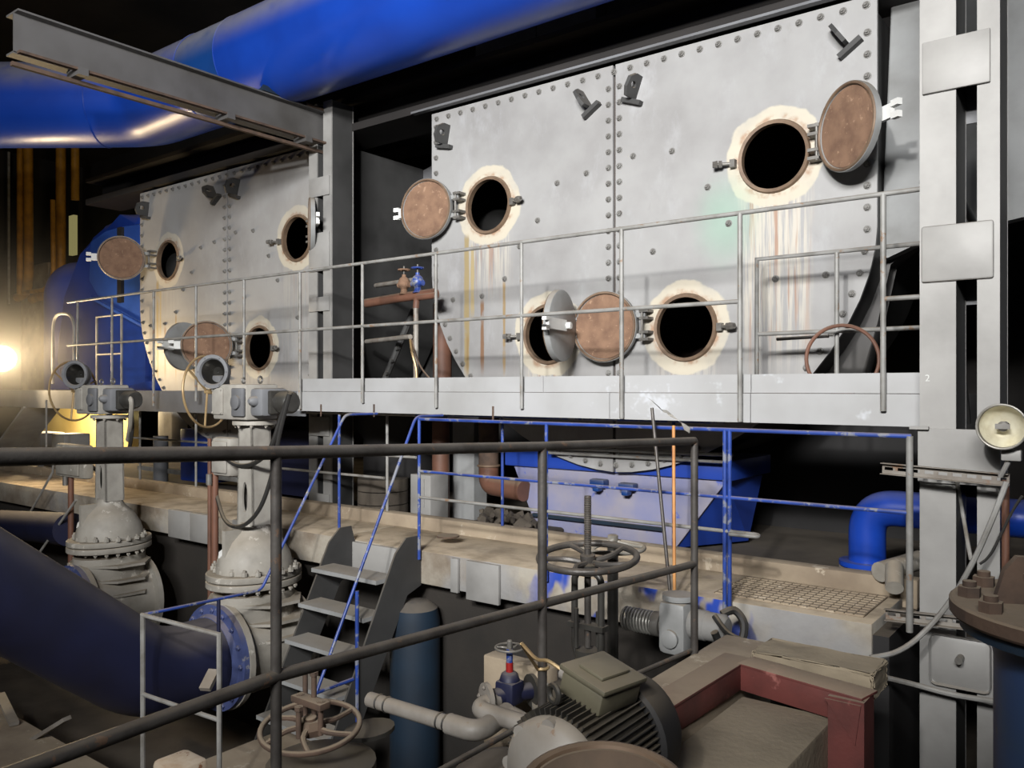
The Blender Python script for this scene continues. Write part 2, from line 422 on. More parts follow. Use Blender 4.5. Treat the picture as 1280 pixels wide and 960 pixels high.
def condenser(x0, doors, label, lx=None):
    root = thing('condenser_water_box', label, 'condenser', (x0, PY, -.7), 'condenser water boxes')
    out = outline(x0)
    left = [(x, z) for x, z in out if x < x0-.013]; right = [(x, z) for x, z in out if x > x0+.013]
    zb = min(z for x, z in out)
    left += [(x0-.013, zb), (x0-.013, 2.69)]
    right = [(x0+.013, 2.69), (x0+.013, zb)]+right
    for pl, hs in ((left, HOLES[0::2]), (right, HOLES[1::2])):
        b = holed(pl, [circ(x0+h[1], h[2], .245) for h in hs], PY, PY+.03)
        obj('end_plate', b, MT['plate'] if x0 > -5 else MT['plate_far'], root)
    b = holed(outline(x0, .985), [outline(x0, .93)[::-1]], PY+.03, PY+1.5) if False else holed(outline(x0, .975, zt=2.66), [outline(x0, .93, zt=2.60)], PY+.03, PY+1.7)
    obj('shell', b, 'grey_dark', root)
    b = bm_new(); prism(b, outline(x0, .95, zt=2.62), PY+1.6, PY+1.68)
    obj('tube_sheet', b, 'inside', root)
    b = bm_new(); box(b, x0-.02, x0+.02, PY+.03, PY+.3, zb+.1, 2.6)
    obj('seam_backing', b, 'inside', root)
    for key, hx, hz, side in HOLES:
        b = bm_new(); lathe(b, ((.238, .035), (.238, -.018), (.262, -.022), (.272, 0.0)), (x0+hx, PY, hz), (0, 1, 0), 44, False)
        obj('manhole_rim', b, 'bronze', root)
        b = bm_new(); s = -side  # swing bolt opposite the hinge
        p = Vector((x0+hx+s*.30, PY-.03, hz-.01))
        box(b, p.x-.02, p.x+.02, PY-.05, PY+.01, p.z-.03, p.z+.03)
        d = Vector((s*.8, -.35, 0)).normalized()
        cyl(b, p, p+d*.15, .013, 10); lathe(b, ((.028, .08), (.028, .105)), p, d, 6); lathe(b, ((.03, .112), (.024, .15)), p, d, 6)
        obj('swing_bolt', b, 'steel_dull', root)
        b = bm_new()
        for dz in (-.085, .085):
            x = x0+hx+side*.335
            box(b, min(x-side*.06, x+side*.02), max(x-side*.06, x+side*.02), PY-.10, PY+.0, hz+.03+dz-.04, hz+.03+dz-.018)
            box(b, min(x-side*.06, x+side*.02), max(x-side*.06, x+side*.02), PY-.10, PY+.0, hz+.03+dz+.018, hz+.03+dz+.04)
        cyl(b, (x0+hx+side*.335, PY-.085, hz-.10), (x0+hx+side*.335, PY-.085, hz+.16), .011, 10)
        obj('hinge', b, 'steel_dull', root)
        cover(root, x0, hx, hz, side, doors[key], 'rust')
    for lx_, tilt in ((-1.85, 12), (-.26, -32), (.22, 20), (1.83, -35)):
        b = bm_new()
        T = Matrix.Translation((x0+lx_, PY, 2.44)) @ Matrix.Rotation(math.radians(tilt), 4, 'Y') @ Matrix.Diagonal((1.2, 1.75, 1.2, 1))
        box(b, -.075, .075, -.035, 0, -.105, -.075, M=T)
        pl = [(-.0, -.075), (.085, -.075), (.105, -.02), (.095, .05), (.05, .085), (0, .085)]
        h = holed(pl, [circ(.055, .01, .022, 14)], -.012, .012)
        T2 = T @ Matrix.Rotation(math.radians(-90), 4, 'Z'); merge(b, h, T2)
        obj('lifting_lug', b, 'grey_dark', root)
    pos = []
    for i in range(27): pos.append((x0-1.99+i*3.98/26, 2.63))
    inn = outline(x0, .97, 60)
    inn = [p for p in inn if p[1] < 2.5]+[(x0+2.06*.97, 2.56)]
    # walk the inner outline at an even pitch
    acc = 0.; last = Vector((inn[0][0], 2.55)); pts = [last]
    for q in inn:
        q = Vector(q)
        while (q-last).length > .15:
            last = last+(q-last).normalized()*.15; pts.append(last)
    pos += [(p.x, p.y) for p in pts]
    z = 2.5
    while z > zb+.05:
        pos += [(x0-.052, z), (x0+.052, z)]; z -= .132
    vis = [p for p in pos if p[1] > -.05 or (p[1] < -.45)]
    extra = [(-.57, 1.79), (-.27, 1.83), (-.78, 1.49), (.18, 1.9), (.53, 1.88), (.83, 1.55), (1.0, 1.25), (-.98, 1.28), (1.36, .80), (1.72, .80), (-1.42, .86), (-1.78, .85), (-1.15, 1.0), (.36, 1.1)]
    big = [(x0+a, z) for a, z in extra]
    allp = big+vis
    mesh = None
    rest = bm_new(); nrest = 0
    for i, (x, z) in enumerate(allp):
        if i < 99:
            if mesh is None:
                b = bm_new(); hexbolt(b, (0, 0, 0), (0, -1, 0), .021, .022, True, .012)
                mesh = obj('bolt', b, 'bolt', root); o = mesh
            else:
                o = mesh.copy(); C.objects.link(o)
            o.location = Vector((x, PY, z))-root.location
        else:
            hexbolt(rest, (x, PY, z), (0, -1, 0), .021, .022, True, .012); nrest += 1
    if nrest: obj('bolt', rest, 'bolt', root, kind='stuff')
    else: rest.free()
    return root
condenser(-3.5, dict(UL=172, UR=143, LL=101, LR=176), 'grey bolted condenser water box with green stained plate beside the laced column')
condenser(-8.98, dict(UL=118, UR=143, LL=100, LR=118), 'grey bolted condenser water box next to the blue duct, behind the gate valves')

# girder over the plates, panels and machine casing behind
b = bm_new(); box(b, -12.5, -.9, 5.95, 6.5, 2.72, 2.80); box(b, -12.5, -.9, 6.2, 6.24, 2.8, 3.05); box(b, -12.5, -.9, 5.95, 6.5, 3.05, 3.1)
tag(obj('roof_girder', b, 'dark_hall'), 'dark girder running along the tops of both condensers', 'girder')
ang = bm_new(); box(ang, -5.75, -.9, 5.9, 5.96, 2.705, 2.725)
tag(obj('cover_strip', ang, 'grey_mid'), 'thin grey strip on top edge of the green stained condenser', 'strip')
hd = thing('turbine_exhaust_hood', 'large dim grey turbine exhaust casing above and behind the condensers', 'turbine casing', (-4, 7.2, 2.9))
b = bm_new(); box(b, -5.75, -4.95, 6.9, 7.3, 3.0, 4.6); obj('casing_panel', b, 'grey_mid', hd)
b = bm_new(); box(b, -4.9, -4.2, 6.85, 7.3, 3.0, 4.6); obj('casing_panel', b, 'grey_mid', hd)
b = bm_new(); prism(b, [(-4.1, 3.0), (-3.3, 3.0), (-3.6, 3.6), (-4.1, 4.4)], 6.9, 7.3); obj('casing_panel', b, 'grey_dark', hd)
b = bm_new(); box(b, -9.9, -5.8, 7.0, 7.4, 3.0, 4.6); obj('casing_panel', b, 'dark_hall', hd)
# recess between the water boxes
rc = thing('steam_duct', 'dark grey steam duct wall in the gap between the two condensers', 'duct', (-6.3, 7.9, -1.3))
b = bm_new(); box(b, -8.2, -5.3, 7.8, 8.0, -1.3, 3.0); obj('duct_wall', b, 'grey_dark', rc)
b = bm_new(); bar(b, (-7.9, 7.4, 2.35), (-6.2, 7.4, 2.75), .06, .16); obj('stiffener', b, 'grey_mid', rc)
b = bm_new(); bar(b, (-7.4, 7.5, 2.2), (-6.4, 7.5, 2.42), .05, .05); obj('stiffener', b, 'grey_mid', rc)
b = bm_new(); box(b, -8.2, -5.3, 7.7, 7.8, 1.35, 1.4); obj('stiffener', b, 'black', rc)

# exhaust hood seen past the edge of the near condenser
hx = thing('exhaust_hood', 'smooth light grey curved hood behind the laced steel column', 'hood', (-1.0, 6.9, .3))
QH = lambda px, py, Y: (P(px, py, Y).x, P(px, py, Y).z)
b = bm_new(); prism(b, [(-1.42, 3.1), (-1.30, 3.25), (-1.1, 3.4), (.3, 3.4), (.3, 1.2), (-.45, 1.15), QH(1149, 300, 6.35), QH(1107, 320, 6.35), QH(1100, 330, 6.35)], 6.35, 6.47, bev=.02)
obj('hood_panel', b, 'grey', hx)
b = bm_new(); prism(b, [QH(1090, 300, 6.55), QH(1150, 290, 6.55), QH(1150, 306, 6.55), QH(1112, 330, 6.55), QH(1100, 400, 6.55), QH(1080, 478, 6.55), QH(1000, 478, 6.55), QH(1030, 440, 6.55), QH(1070, 380, 6.55)], 6.5, 6.7, bev=.02)
obj('hood_skirt', b, 'beam', hx)
b = bm_new(); box(b, -.35, .9, 6.5, 6.8, -1.4, 3.4); struct('wall_back_pier', b, 'grey_mid')

# ---------------------------------------------------------------- pipes with small valves in the gap
g = thing('branch_pipe', 'reddish branch pipe with white steam pipes under it in the gap', 'pipe', tuple(P(500, 372, 5.75)))
b = bm_new(); tube(b, [P(458, 379, 5.72), P(500, 372, 5.72), P(545, 366, 5.72)], .045, 14); obj('pipe_run', b, 'pipe_brown', g)
b = bm_new(); tube(b, fillet([P(520, 385, 5.6), P(521, 372, 5.6), P(546, 369, 5.6)], .04), .03, 10); obj('pipe_run', b, 'pipe_brown', g)
for q in ((P(470, 357, 6.3), P(518, 350, 5.75)), (P(458, 427, 6.3), P(513, 421, 5.8))):
    b = bm_new(); tube(b, q, .025, 10); obj('pipe_run', b, 'pale_pipe', g)
b = bm_new(); tube(b, [P(520, 382, 5.75), P(520, 474, 5.75)], .025, 10); obj('pipe_riser', b, 'pale_pipe', g)
def smallvalve(px, py, m, label, sc=1.):
    o = P(px, py, 5.70); v = thing('globe_valve', label, 'valve', tuple(o))
    b = bm_new(); lathe(b, ((.05*sc, 0), (.035*sc, .02), (.03*sc, .05), (.055*sc, .08), (.06*sc, .11), (.045*sc, .15), (.02*sc, .17), (.02*sc, .19)), o, (0, 0, 1), 14); obj('body', b, m, v)
    b = bm_new(); cyl(b, o+Vector((0, 0, .19)), o+Vector((0, 0, .27)), .008, 8); obj('stem', b, 'steel_dull', v)
    b = bm_new(); torus(b, o+Vector((0, 0, .235)), (0, 0, 1), .055, .008, 20, 6); box(b, o.x-.05, o.x+.05, o.y-.005, o.y+.005, o.z+.231, o.z+.239); box(b, o.x-.005, o.x+.005, o.y-.05, o.y+.05, o.z+.231, o.z+.239); obj('handwheel', b, m, v)
    b = bm_new(); cyl(b, o+Vector((-.07, 0, .09)), o+Vector((.07, 0, .09)), .028, 12); obj('spigot', b, m, v)
smallvalve(505, 368, 'rust', 'small rusty brown globe valve standing on the red pipe')
smallvalve(522, 366, 'rail_blue', 'small blue globe valve standing on the red pipe')
b = bm_new()
la = P(480, 480, 6.1); lb = P(515, 420, 6.1)
tube(b, [P(478, 482, 6.2), P(517, 388, 6.2)], .035, 8)
for k in range(7):
    t = k/6; q = P(478, 482, 6.17)*(1-t)+P(517, 388, 6.17)*t; cyl(b, q, q+Vector((0, -.03, 0)), .02, 8)
tag(obj('sloping_bracket', b, 'grey_dark'), 'dark perforated sloping bracket behind the red branch pipe', 'bracket')
b = bm_new(); tube(b, smoothpath([P(513, 425, 5.74), P(515, 440, 5.7), P(520, 460, 5.7), P(521, 476, 5.7)]), .012, 8)
tag(obj('copper_cable', b, 'brass'), 'copper coloured cable hanging below the red branch pipe', 'cable')
b = bm_new(); tube(b, smoothpath([P(515, 425, 5.74), P(520, 445, 5.7), P(528, 462, 5.7), P(540, 476, 5.7)]), .008, 8)
tag(obj('thin_cable', b, 'rust_dark'), 'thin brown cable arching away from the copper cable', 'cable')
b = bm_new(); cyl(b, P(553, 478, 6.55), P(553, 380, 6.55), .10, 18)
tag(obj('riser_pipe', b, 'pipe_brown'), 'thick reddish riser pipe behind edge of the green stained condenser', 'pipe')

# ================================================================ columns
def laced_column(name, label, x0, x1, y0, y1, wl, wr, z0, z1, plates, pg):
    t = thing(name, label, 'column', ((x0+x1)/2, (y0+y1)/2, z0))
    for a, bb in ((x0, x0+wl), (x1-wr, x1)):
        b = bm_new(); box(b, a, bb, y0, y0+.014, z0, z1); box(b, a, bb, y1-.014, y1, z0, z1)
        ch = obj('channel', b, 'grey_light', t)
        b = bm_new(); box(b, bb-.014, bb-.001, y0+.0145, y1-.0145, z0, z1); box(b, a+.001, a+.014, y0+.0145, y1-.0145, z0, z1)
        obj('web', b, 'grey_dark', ch, label='darker grey web')
    for (xa, xb, za, zb, bev) in plates:
        b = bm_new(); box(b, xa, xb, y0-.02, y0-.001, za, zb, bev); obj('batten_plate', b, 'grey_light', t)
        if zb > -1.6: 
            b = bm_new(); box(b, x0+.02, x1-.02, y1+.001, y1+.012, za-.1, zb-.08); obj('batten_plate', b, 'grey_mid', t)
    return t
colr = laced_column('laced_column', 'pale grey laced steel column with batten plates beside the floodlight', -.93, -.565, 4.75, 5.06, .17, .10, -3.2, 4.2,
    ((-.915, -.605, 1.53, 1.80, .006), (-.92, -.59, .55, .84, .012), (-.935, -.56, -.49, -.21, .0), (-.88, -.60, -1.53, -1.27, .03)), 0)
cu = bpy.data.curves.new('txt', 'FONT'); cu.body = '2'; cu.size = .05; cu.extrude = .001
to = bpy.data.objects.new('txt', cu); C.objects.link(to); bpy.context.view_layer.update()
me = bpy.data.meshes.new_from_object(to.evaluated_get(bpy.context.evaluated_depsgraph_get()))
b = bm_new(); b.from_mesh(me); b.transform(Matrix.Translation((-.905, 4.748, .035)) @ Matrix.Rotation(PI/2, 4, 'X')); bpy.data.objects.remove(to)
obj('painted_digit', b, 'white', colr)
b = bm_new(); box(b, -.97, -.88, 4.70, 4.73, -.215, -.20); obj('weld_tab', b, 'grey_light', colr)
b = bm_new(); cyl(b, (-.735, 4.73, -1.37), (-.735, 4.66, -1.37), .018, 14); obj('pipe_stub', b, 'steel_dull', colr)

coll = laced_column('laced_column', 'dim grey laced steel column standing in the gap under the beam', -7.02, -6.66, 5.67, 5.97, .13, .13, -1.3, 2.98,
    ((-7.0, -6.68, 2.0, 2.2, .004), (-7.0, -6.68, 1.22, 1.62, .004), (-7.0, -6.68, .8, .95, .004), (-7.0, -6.68, -1.3, -1.1, .004), (-7.0, -6.68, -.5, -.3, .004)), 0)
# overhead beam from that column out over the camera side
bt = thing('overhead_beam', 'long grey steel channel beam under the blue pipe, resting on the column', 'beam', (-6.85, 4.2, 2.56))
b = bm_new(); box(b, -6.86, -6.845, 2.72, 6.0, 2.57, 2.86); box(b, -6.98, -6.77, 2.72, 6.0, 2.86, 2.875); box(b, -6.98, -6.86, 2.72, 6.0, 2.56, 2.575)
obj('web', b, 'beam', bt)
b = bm_new(); box(b, -6.79, -6.74, 2.72, 6.0, 2.535, 2.555); box(b, -6.91, -6.87, 2.72, 6.0, 2.47, 2.50)
obj('lower_flange', b, 'rust_dark', bt)
for y in (3.15, 4.5, 5.4):
    b = bm_new(); box(b, -6.93, -6.73, y, y+.08, 2.50, 2.56); obj('clip', b, 'beam', bt)
b = bm_new(); box(b, -6.95, -6.78, 5.45, 5.95, 2.88, 2.91); tag(obj('saddle_plate', b, 'rust_dark'), 'small dark plate lying on the overhead beam near the column', 'plate')
b = bm_new(); prism(b, [(-6.98, 2.876), (-6.75, 2.876), (-6.75, 2.93), (-6.80, 2.90), (-6.96, 2.89)], 4.9, 5.15)
tag(obj('pipe_support', b, 'blue_tank'), 'small pale green support lying on the overhead beam', 'support')

# ================================================================ upper walkway
dk = thing('upper_walkway', 'pale grey steel walkway deck along the condensers with a deep fascia', 'walkway', (-3.6, 5.4, -.2))
def fascia(x0, x1, z0, z1, y, m='grey_fascia'):
    b = bm_new(); box(b, x0, x1, y, y+.012, z0, z1); obj('fascia_plate', b, m, dk)
xs = [-6.35, -3.97, -2.62, -.935]
for a, bb, xx in ((-6.35, -3.52, 0), (-3.515, -2.87, 1), (-2.865, -1.94, 2), (-1.935, -.94, 3)):
    fascia(a, bb, -.03, .085, 5.0)
for a, bb in ((-6.35, -2.95), (-2.945, -1.94), (-1.935, -.94)):
    fascia(a, bb, -.215, -.034, 4.99)
b = bm_new(); box(b, -6.35, -.94, 5.012, 5.93, -.06, -.035); obj('deck_plate', b, 'grey_mid', dk)
for x in (-5.6, -4.6, -3.6, -2.6, -1.6):
    b = bm_new(); box(b, x-.03, x+.03, 5.012, 5.9, -.2, -.06); obj('cross_beam', b, 'grey_dark', dk)
for x, z in ((-6.0, -.26), (-5.3, -.25), (-3.98, -.25)):
    b = bm_new(); cyl(b, (x, 4.985, z), (x, 4.985, z+.11), .008, 8); obj('cut_stub', b, 'rust_dark', dk)
dl = thing('far_walkway', 'grey walkway deck behind the gate valves passing the blue duct', 'walkway', (-10, 5.4, -.3))
b = bm_new(); box(b, -14.5, -6.35, 5.08, 5.095, -.27, -.03); obj('fascia_plate', b, 'grey_mid', dl)
b = bm_new(); box(b, -14.5, -6.35, 5.095, 5.93, -.06, -.035); obj('deck_plate', b, 'grey_mid', dl)
b = bm_new(); bar(b, (-12.4, 5.3, -.27), (-13.9, 5.3, -1.2), .5, .03); obj('gusset', b, 'grey', dl)

R_ = .0145
def posts(root, xs, y, z0, z1, m, r=R_):
    for x in xs:
        b = bm_new(); cyl(b, (x, y, z0), (x, y, z1), r, 10); obj('post', b, m, root)
rl = thing('walkway_railing', 'grey tubular railing along the edge of the upper walkway', 'railing', (-6, 5.03, -.2))
YR = 4.965
b = bm_new(); tube(b, [(-10.9, YR, 1.09), (-.94, YR, 1.09)], R_, 10); obj('top_rail', b, 'rail', rl)
b = bm_new(); tube(b, [(-10.9, YR, .54), (P(925, 380, YR).x, YR, .54)], R_, 10); obj('mid_rail', b, 'rail', rl)
b = bm_new(); tube(b, [(P(1106, 380, YR).x, YR, .50), (-.93, YR, .50)], R_, 10); obj('mid_rail', b, 'rail', rl)
for px, zb in ((453, -.13), (545, -.16), (652, -.155), (777, -.21), (925, -.21), (1104, -.13), (375, -.2), (305, -.18), (245, -.14), (192, -.2), (140, .0), (97, -.1)):
    posts(rl, [P(px, 400, YR).x], YR, zb, 1.09, 'rail', R_*(1.1 if px in (777, 925, 1104) else .95))
# inner gate frame on the deck
rg = thing('inner_railing', 'low grey railing frame on the deck in front of the stained plate', 'railing', tuple(P(1000, 470, 5.55)))
xa, xb = P(946, 322, 5.55).x, P(1046, 320, 5.55).x
b = bm_new(); tube(b, [(xa, 5.55, -.03), (xa, 5.55, .885), (-1.0, 5.55, .885)], .015, 10); obj('frame', b, 'rail', rg)
b = bm_new(); tube(b, [(xa, 5.55, .37), (-1.0, 5.55, .37)], .015, 10); obj('mid_rail', b, 'rail', rg)
b = bm_new(); tube(b, [(xb, 5.55, -.03), (xb, 5.55, .885)], .015, 10); obj('post', b, 'rail', rg)
b = bm_new(); cyl(b, P(971, 424, 5.7), P(1036, 420, 5.7), .012, 10)
tag(obj('loose_rod', b, 'rail_dark'), 'short dark rod held level beside the rusty hoop', 'rod')
b = bm_new(); torus(b, P(1053, 449, 5.4), (.45, -1, .1), .215, .012, 48, 8)
tag(obj('rusty_hoop', b, 'pipe_brown'), 'thin rusty round hoop standing on the upper walkway deck', 'hoop')
# far railing of the walkway, beyond the blue duct
rf = thing('far_railing', 'thin pale railing frame with rungs in front of the blue duct', 'railing', tuple(P(135, 470, 5.8)))
xa, xb = P(121, 400, 5.75).x, P(152, 400, 5.75).x
b = bm_new(); tube(b, [(xa, 5.75, -.03), (xa, 5.75, 1.0), (xb, 5.75, 1.0), (xb, 5.75, -.03)], .015, 8); obj('frame', b, 'rail_white', rf)
b = bm_new(); tube(b, [(xa, 5.75, .47), (xb, 5.75, .47)], .012, 8); obj('rung', b, 'rail_white', rf)
b = bm_new(); tube(b, fillet([P(66, 480, 5.2), P(66, 392, 5.2), P(93, 392, 5.2), P(93, 480, 5.2)], .25), .02, 8)
tag(obj('curved_handrail', b, 'rail'), 'curved grey handrail hoop at the far end of the walkway', 'handrail')

# ================================================================ overhead blue pipe
ov = thing('overhead_pipe', 'huge glossy blue water pipe with a bend passing over the beam', 'pipe', (-9.3, 5.2, 2.87))
R0 = .48; ctr = Vector((-9.35, 5.2, 3.35)); dx_ = Vector((1, 0, 0)); dd = Vector((-.7956, -.6059, 0)); dd.z = -.004
e1 = ctr+dx_*.55; e0 = ctr+dd*.55
b = bm_new(); arc = fillet([e0, ctr, e1], .54, 8); tube(b, arc, R0, 48, cap=False); obj('bend', b, 'blue_over', ov)
b = bm_new(); tube(b, [e0, ctr+dd*4.2], R0+.004, 48, cap=False); obj('pipe_run', b, 'blue_over', ov)
xj, xk = P(268, 60, 5.2).x, P(318, 60, 5.2).x
b = bm_new(); tube(b, [e1, (xj, 5.2, 3.35)], R0, 48, cap=False); obj('pipe_run', b, 'blue_over', ov)
b = bm_new(); tube(b, [(xj, 5.2, 3.35), (xk, 5.2, 3.35)], R0+.002, 48, cap=False); obj('joint_band', b, 'blue_band', ov)
b = bm_new(); tube(b, [(xk, 5.2, 3.35), (-1.05, 5.2, 3.35)], R0+.006, 48, cap=True); obj('pipe_run', b, 'blue_over', ov)
b = bm_new()
for q in (e0, Vector((xj, 5.2, 3.35)), Vector((xk, 5.2, 3.35))):
    torus(b, q, dd if q is e0 else dx_, R0+.002, .008, 48, 6)
obj('weld_bead', b, 'blue_over', ov)

# ================================================================ blue duct by the far condenser
bd = thing('intake_duct', 'bulging glossy blue sheet metal duct beside the far condenser', 'duct', tuple(P(120, 480, 6.4)))
Q = lambda px, py, Y=6.5: (P(px, py, Y).x, P(px, py, Y).z)
pl = [Q(176, 264), Q(150, 268), Q(128, 278), Q(112, 292), Q(100, 318), Q(92, 340), Q(80, 372), Q(70, 410), Q(66, 450), Q(72, 480), Q(120, 492), Q(192, 492), Q(176, 400)]
b = bm_new(); prism(b, pl, 6.5, 8.2, bev=.28); obj('duct_shell', b, 'blue_duct', bd)
pl2 = [Q(176, 276, 6.3), Q(148, 282, 6.3), Q(126, 288, 6.3), Q(106, 300, 6.3), Q(104, 350, 6.3), Q(118, 376, 6.3), Q(140, 388, 6.3), Q(178, 408, 6.3)]
b = bm_new(); prism(b, pl2, 6.38, 6.5, bev=.035); obj('side_panel', b, 'duct_panel', bd)
q = P(100, 480, 7.0); b = bm_new(); zt = P(100, 372, 7.0).z
lathe(b, [(.56, q.z-.1), (.56, zt)]+[(.56*math.cos(a*PI/20), zt+.62*math.sin(a*PI/20)) for a in range(1, 10)], (q.x, 7.0, 0), (0, 0, 1), 40)
obj('rounded_nose', b, 'blue_duct', bd)
b = bm_new(); bar(b, P(114, 372, 6.3), P(180, 408, 6.3), .05, .05, bev=.015); obj('fold_edge', b, 'duct_panel', bd)
b = bm_new(); box(b, P(147, 300, 6.34).x, P(152, 300, 6.34).x, 6.33, 6.38, P(150, 378, 6.34).z, P(150, 284, 6.34).z); obj('stiffener_strip', b, 'black', bd)
# ================================================================ lower walkway (concrete) and what stands on it
wk = thing('concrete_walkway', 'dusty concrete walkway slab with blue paint spots on its edge', 'walkway', (-5, 5, -1.5))
b = bm_new(); box(b, -5.35, -1.13, 4.6, 5.3, -1.49, -1.24, .008); obj('slab', b, MT['walk'], wk)
b = bm_new(); box(b, -17, -5.36, 4.6, 5.3, -1.49, -1.24, .008); obj('slab', b, MT['walk'], wk)
b = bm_new()
box(b, -17, -1.05, 5.3, 5.42, -1.3, -1.13, .008); obj('curb', b, 'concrete', wk)
b = bm_new(); box(b, -2.05, -1.2, 4.70, 5.22, -1.238, -1.232)
for i in range(18): box(b, -2.05+i*.05, -2.045+i*.05, 4.7, 5.22, -1.232, -1.226)
for i in range(10): box(b, -2.05, -1.2, 4.7+i*.055, 4.705+i*.055, -1.232, -1.226)
obj('floor_grating', b, 'concrete', wk, label='cross hatched tread plate')
b = bm_new(); lathe(b, ((.09, 0), (.09, .012), (.07, .012)), P(560, 671, 4.92), (0, 0, 1), 24); obj('drain_cover', b, 'rust_dark', wk)
for x0, x1, z0 in ((-5.15, -4.62, -1.52), (-4.05, -3.98, -1.50), (-3.9, -3.6, -1.53)):
    b = bm_new(); box(b, x0, x1, 4.57, 4.598, z0, -1.25, .003); obj('edge_plate', b, 'grey_light', wk)
for px0, px1 in ((205, 232), (232, 262), (285, 300)):
    b = bm_new(); xa, xb = P(px0, 650, 4.5).x, P(px1, 650, 4.5).x; box(b, xa, xb, 4.54, 4.6, -1.50, -1.22, .01); obj('edge_block', b, 'grey_light', wk)
b = bm_new(); box(b, -17, -1.15, 4.75, 4.95, -3.2, -1.49); struct('wall_pit', b, 'pit')
b = bm_new(); box(b, -1.15, -1.05, 4.62, 5.6, -3.2, -1.3); struct('wall_pit_end', b, 'black')

def platform_rail():
    t = thing('platform_railing', 'blue and grey tubular railing on the front edge of the concrete walkway', 'railing', (-3, 4.58, -1.3))
    Y = 4.57; m = 'rail_blue'
    x = lambda px: P(px, 600, Y).x
    b = bm_new(); tube(b, [(x(524), Y, -.235), (x(1139), Y, -.245)], .0125, 10); obj('top_rail', b, m, t)
    b = bm_new(); tube(b, [(x(524), Y, -.63), (x(1136), Y, -.635)], .011, 10); obj('mid_rail', b, m, t)
    b = bm_new(); tube(b, fillet([(x(524), Y, -.828), (x(949), Y, -.83), (x(949)+.02, Y-.07, -.83), (x(918), Y-.08, -.83)], .04), .0115, 10); obj('low_rail', b, 'rail', t)
    for px in (524, 683, 906, 912): posts(t, [x(px)], Y, -1.30, -.235, m, .0125)
    posts(t, [x(1137)], Y, -1.24, -.245, 'rail', .017)
    return t
platform_rail()
t = thing('back_railing', 'thin railing at the back of the concrete walkway below the fascia', 'railing', (-4, 5.45, -1.2))
Y = 5.36; x = lambda px: P(px, 600, Y).x
b = bm_new(); tube(b, [(x(195), Y, -.245), (x(520), Y, -.24)], .015, 10); obj('top_rail', b, 'rail_white', t)
b = bm_new(); tube(b, [(x(520), Y, -.235), (x(905), Y, -.235)], .0115, 10); obj('top_rail', b, 'rail_blue', t)
b = bm_new(); tube(b, [(x(160), Y, -.62), (x(520), Y, -.62)], .013, 10); obj('mid_rail', b, 'rail_white', t)
b = bm_new(); tube(b, [(x(160), Y, -.83), (x(480), Y, -.83)], .013, 10); obj('low_rail', b, 'rail_white', t)
posts(t, [x(628), x(842)], Y, -1.13, -.235, 'rail_blue', .0125)
posts(t, [x(484), x(245), x(175)], Y, -1.13, -.24, 'rail_white', .014)

# stair
st = thing('steel_stair', 'steep grey steel stair with open treads going down from the walkway', 'stair', (-4.75, 3.8, -2.6))
for xx in (-5.12, -4.38):
    pl = [(4.60, -1.25), (4.56, -1.12), (4.44, -1.12), (4.33, -1.22), (3.62, -2.6), (3.86, -2.6), (4.45, -1.55), (4.6, -1.5)]
    tb = bm_new(); prism(tb, pl, -.008, .008)
    tb.transform(Matrix(((0, 1, 0, xx), (1, 0, 0, 0), (0, 0, 1, 0), (0, 0, 0, 1))))
    obj('stringer', tb, 'grey_dark', st)
for i in range(5):
    z = -1.39-i*.245; y = 4.26-i*.125
    b = bm_new(); box(b, -5.11, -4.39, y-.11, y+.11, z-.03, z); obj('tread', b, 'grey', st)
def stairrail(label, x, bot, blue=True, hook=False):
    t = thing('stair_handrail', label, 'handrail', (x, 4.2, -2.0))
    top = (x, 4.55, -.215)
    pts = [(x, 4.85, -.215), top, bot]
    if hook: pts += [(x, bot[1]-.03, bot[2]-.03), (x+.28, bot[1]+.0, bot[2]+.0)]
    b = bm_new(); tube(b, fillet(pts, .06), .0115, 10); obj('rail', b, 'rail_blue', t)
    return t
t = stairrail('blue stair handrail ending above the lowest visible tread', -4.38, (-4.38, 3.6, -2.03), hook=False)
posts(t, [-4.37], 3.95, -2.5, -1.42, 'rail_blue', .014)
b = bm_new(); tube(b, [(-4.38, 3.60, -2.03), (-4.38, 3.92, -2.03)], .014, 8); obj('mid_rail', b, 'rail_blue', t)
# second handrail goes on level along the lower gangway and ends in a pale gate frame
t = thing('stair_handrail', 'blue stair handrail that runs on level toward the pale frame', 'handrail', (-5.12, 4.0, -2.5))
b = bm_new(); tube(b, fillet([(-5.12, 4.85, -.215), (-5.12, 4.5, -.215), (-5.12, 3.70, -1.475), (-5.12, 2.8, -1.46)], .05), .0115, 10); obj('rail', b, 'rail_blue', t)
posts(t, [P(424, 600, 4.57).x], 4.57, -1.3, -.22, 'rail_blue', .0125)
posts(t, [-5.12], 3.35, -2.55, -1.47, 'blue_deep', .013)
t = thing('pipe_gate', 'pale thin pipe gate frame across the end of the lower gangway', 'gate', (-4.75, 2.84, -2.55))
b = bm_new(); tube(b, [(-5.12, 2.8, -2.55), (-5.12, 2.8, -1.46), (-4.38, 2.87, -1.47), (-4.38, 2.87, -2.55)], .015, 8); obj('frame', b, 'rail_white', t)
b = bm_new(); tube(b, [(-5.12, 2.8, -1.97), (-4.38, 2.87, -1.98)], .014, 8); obj('mid_rail', b, 'rail_white', t)

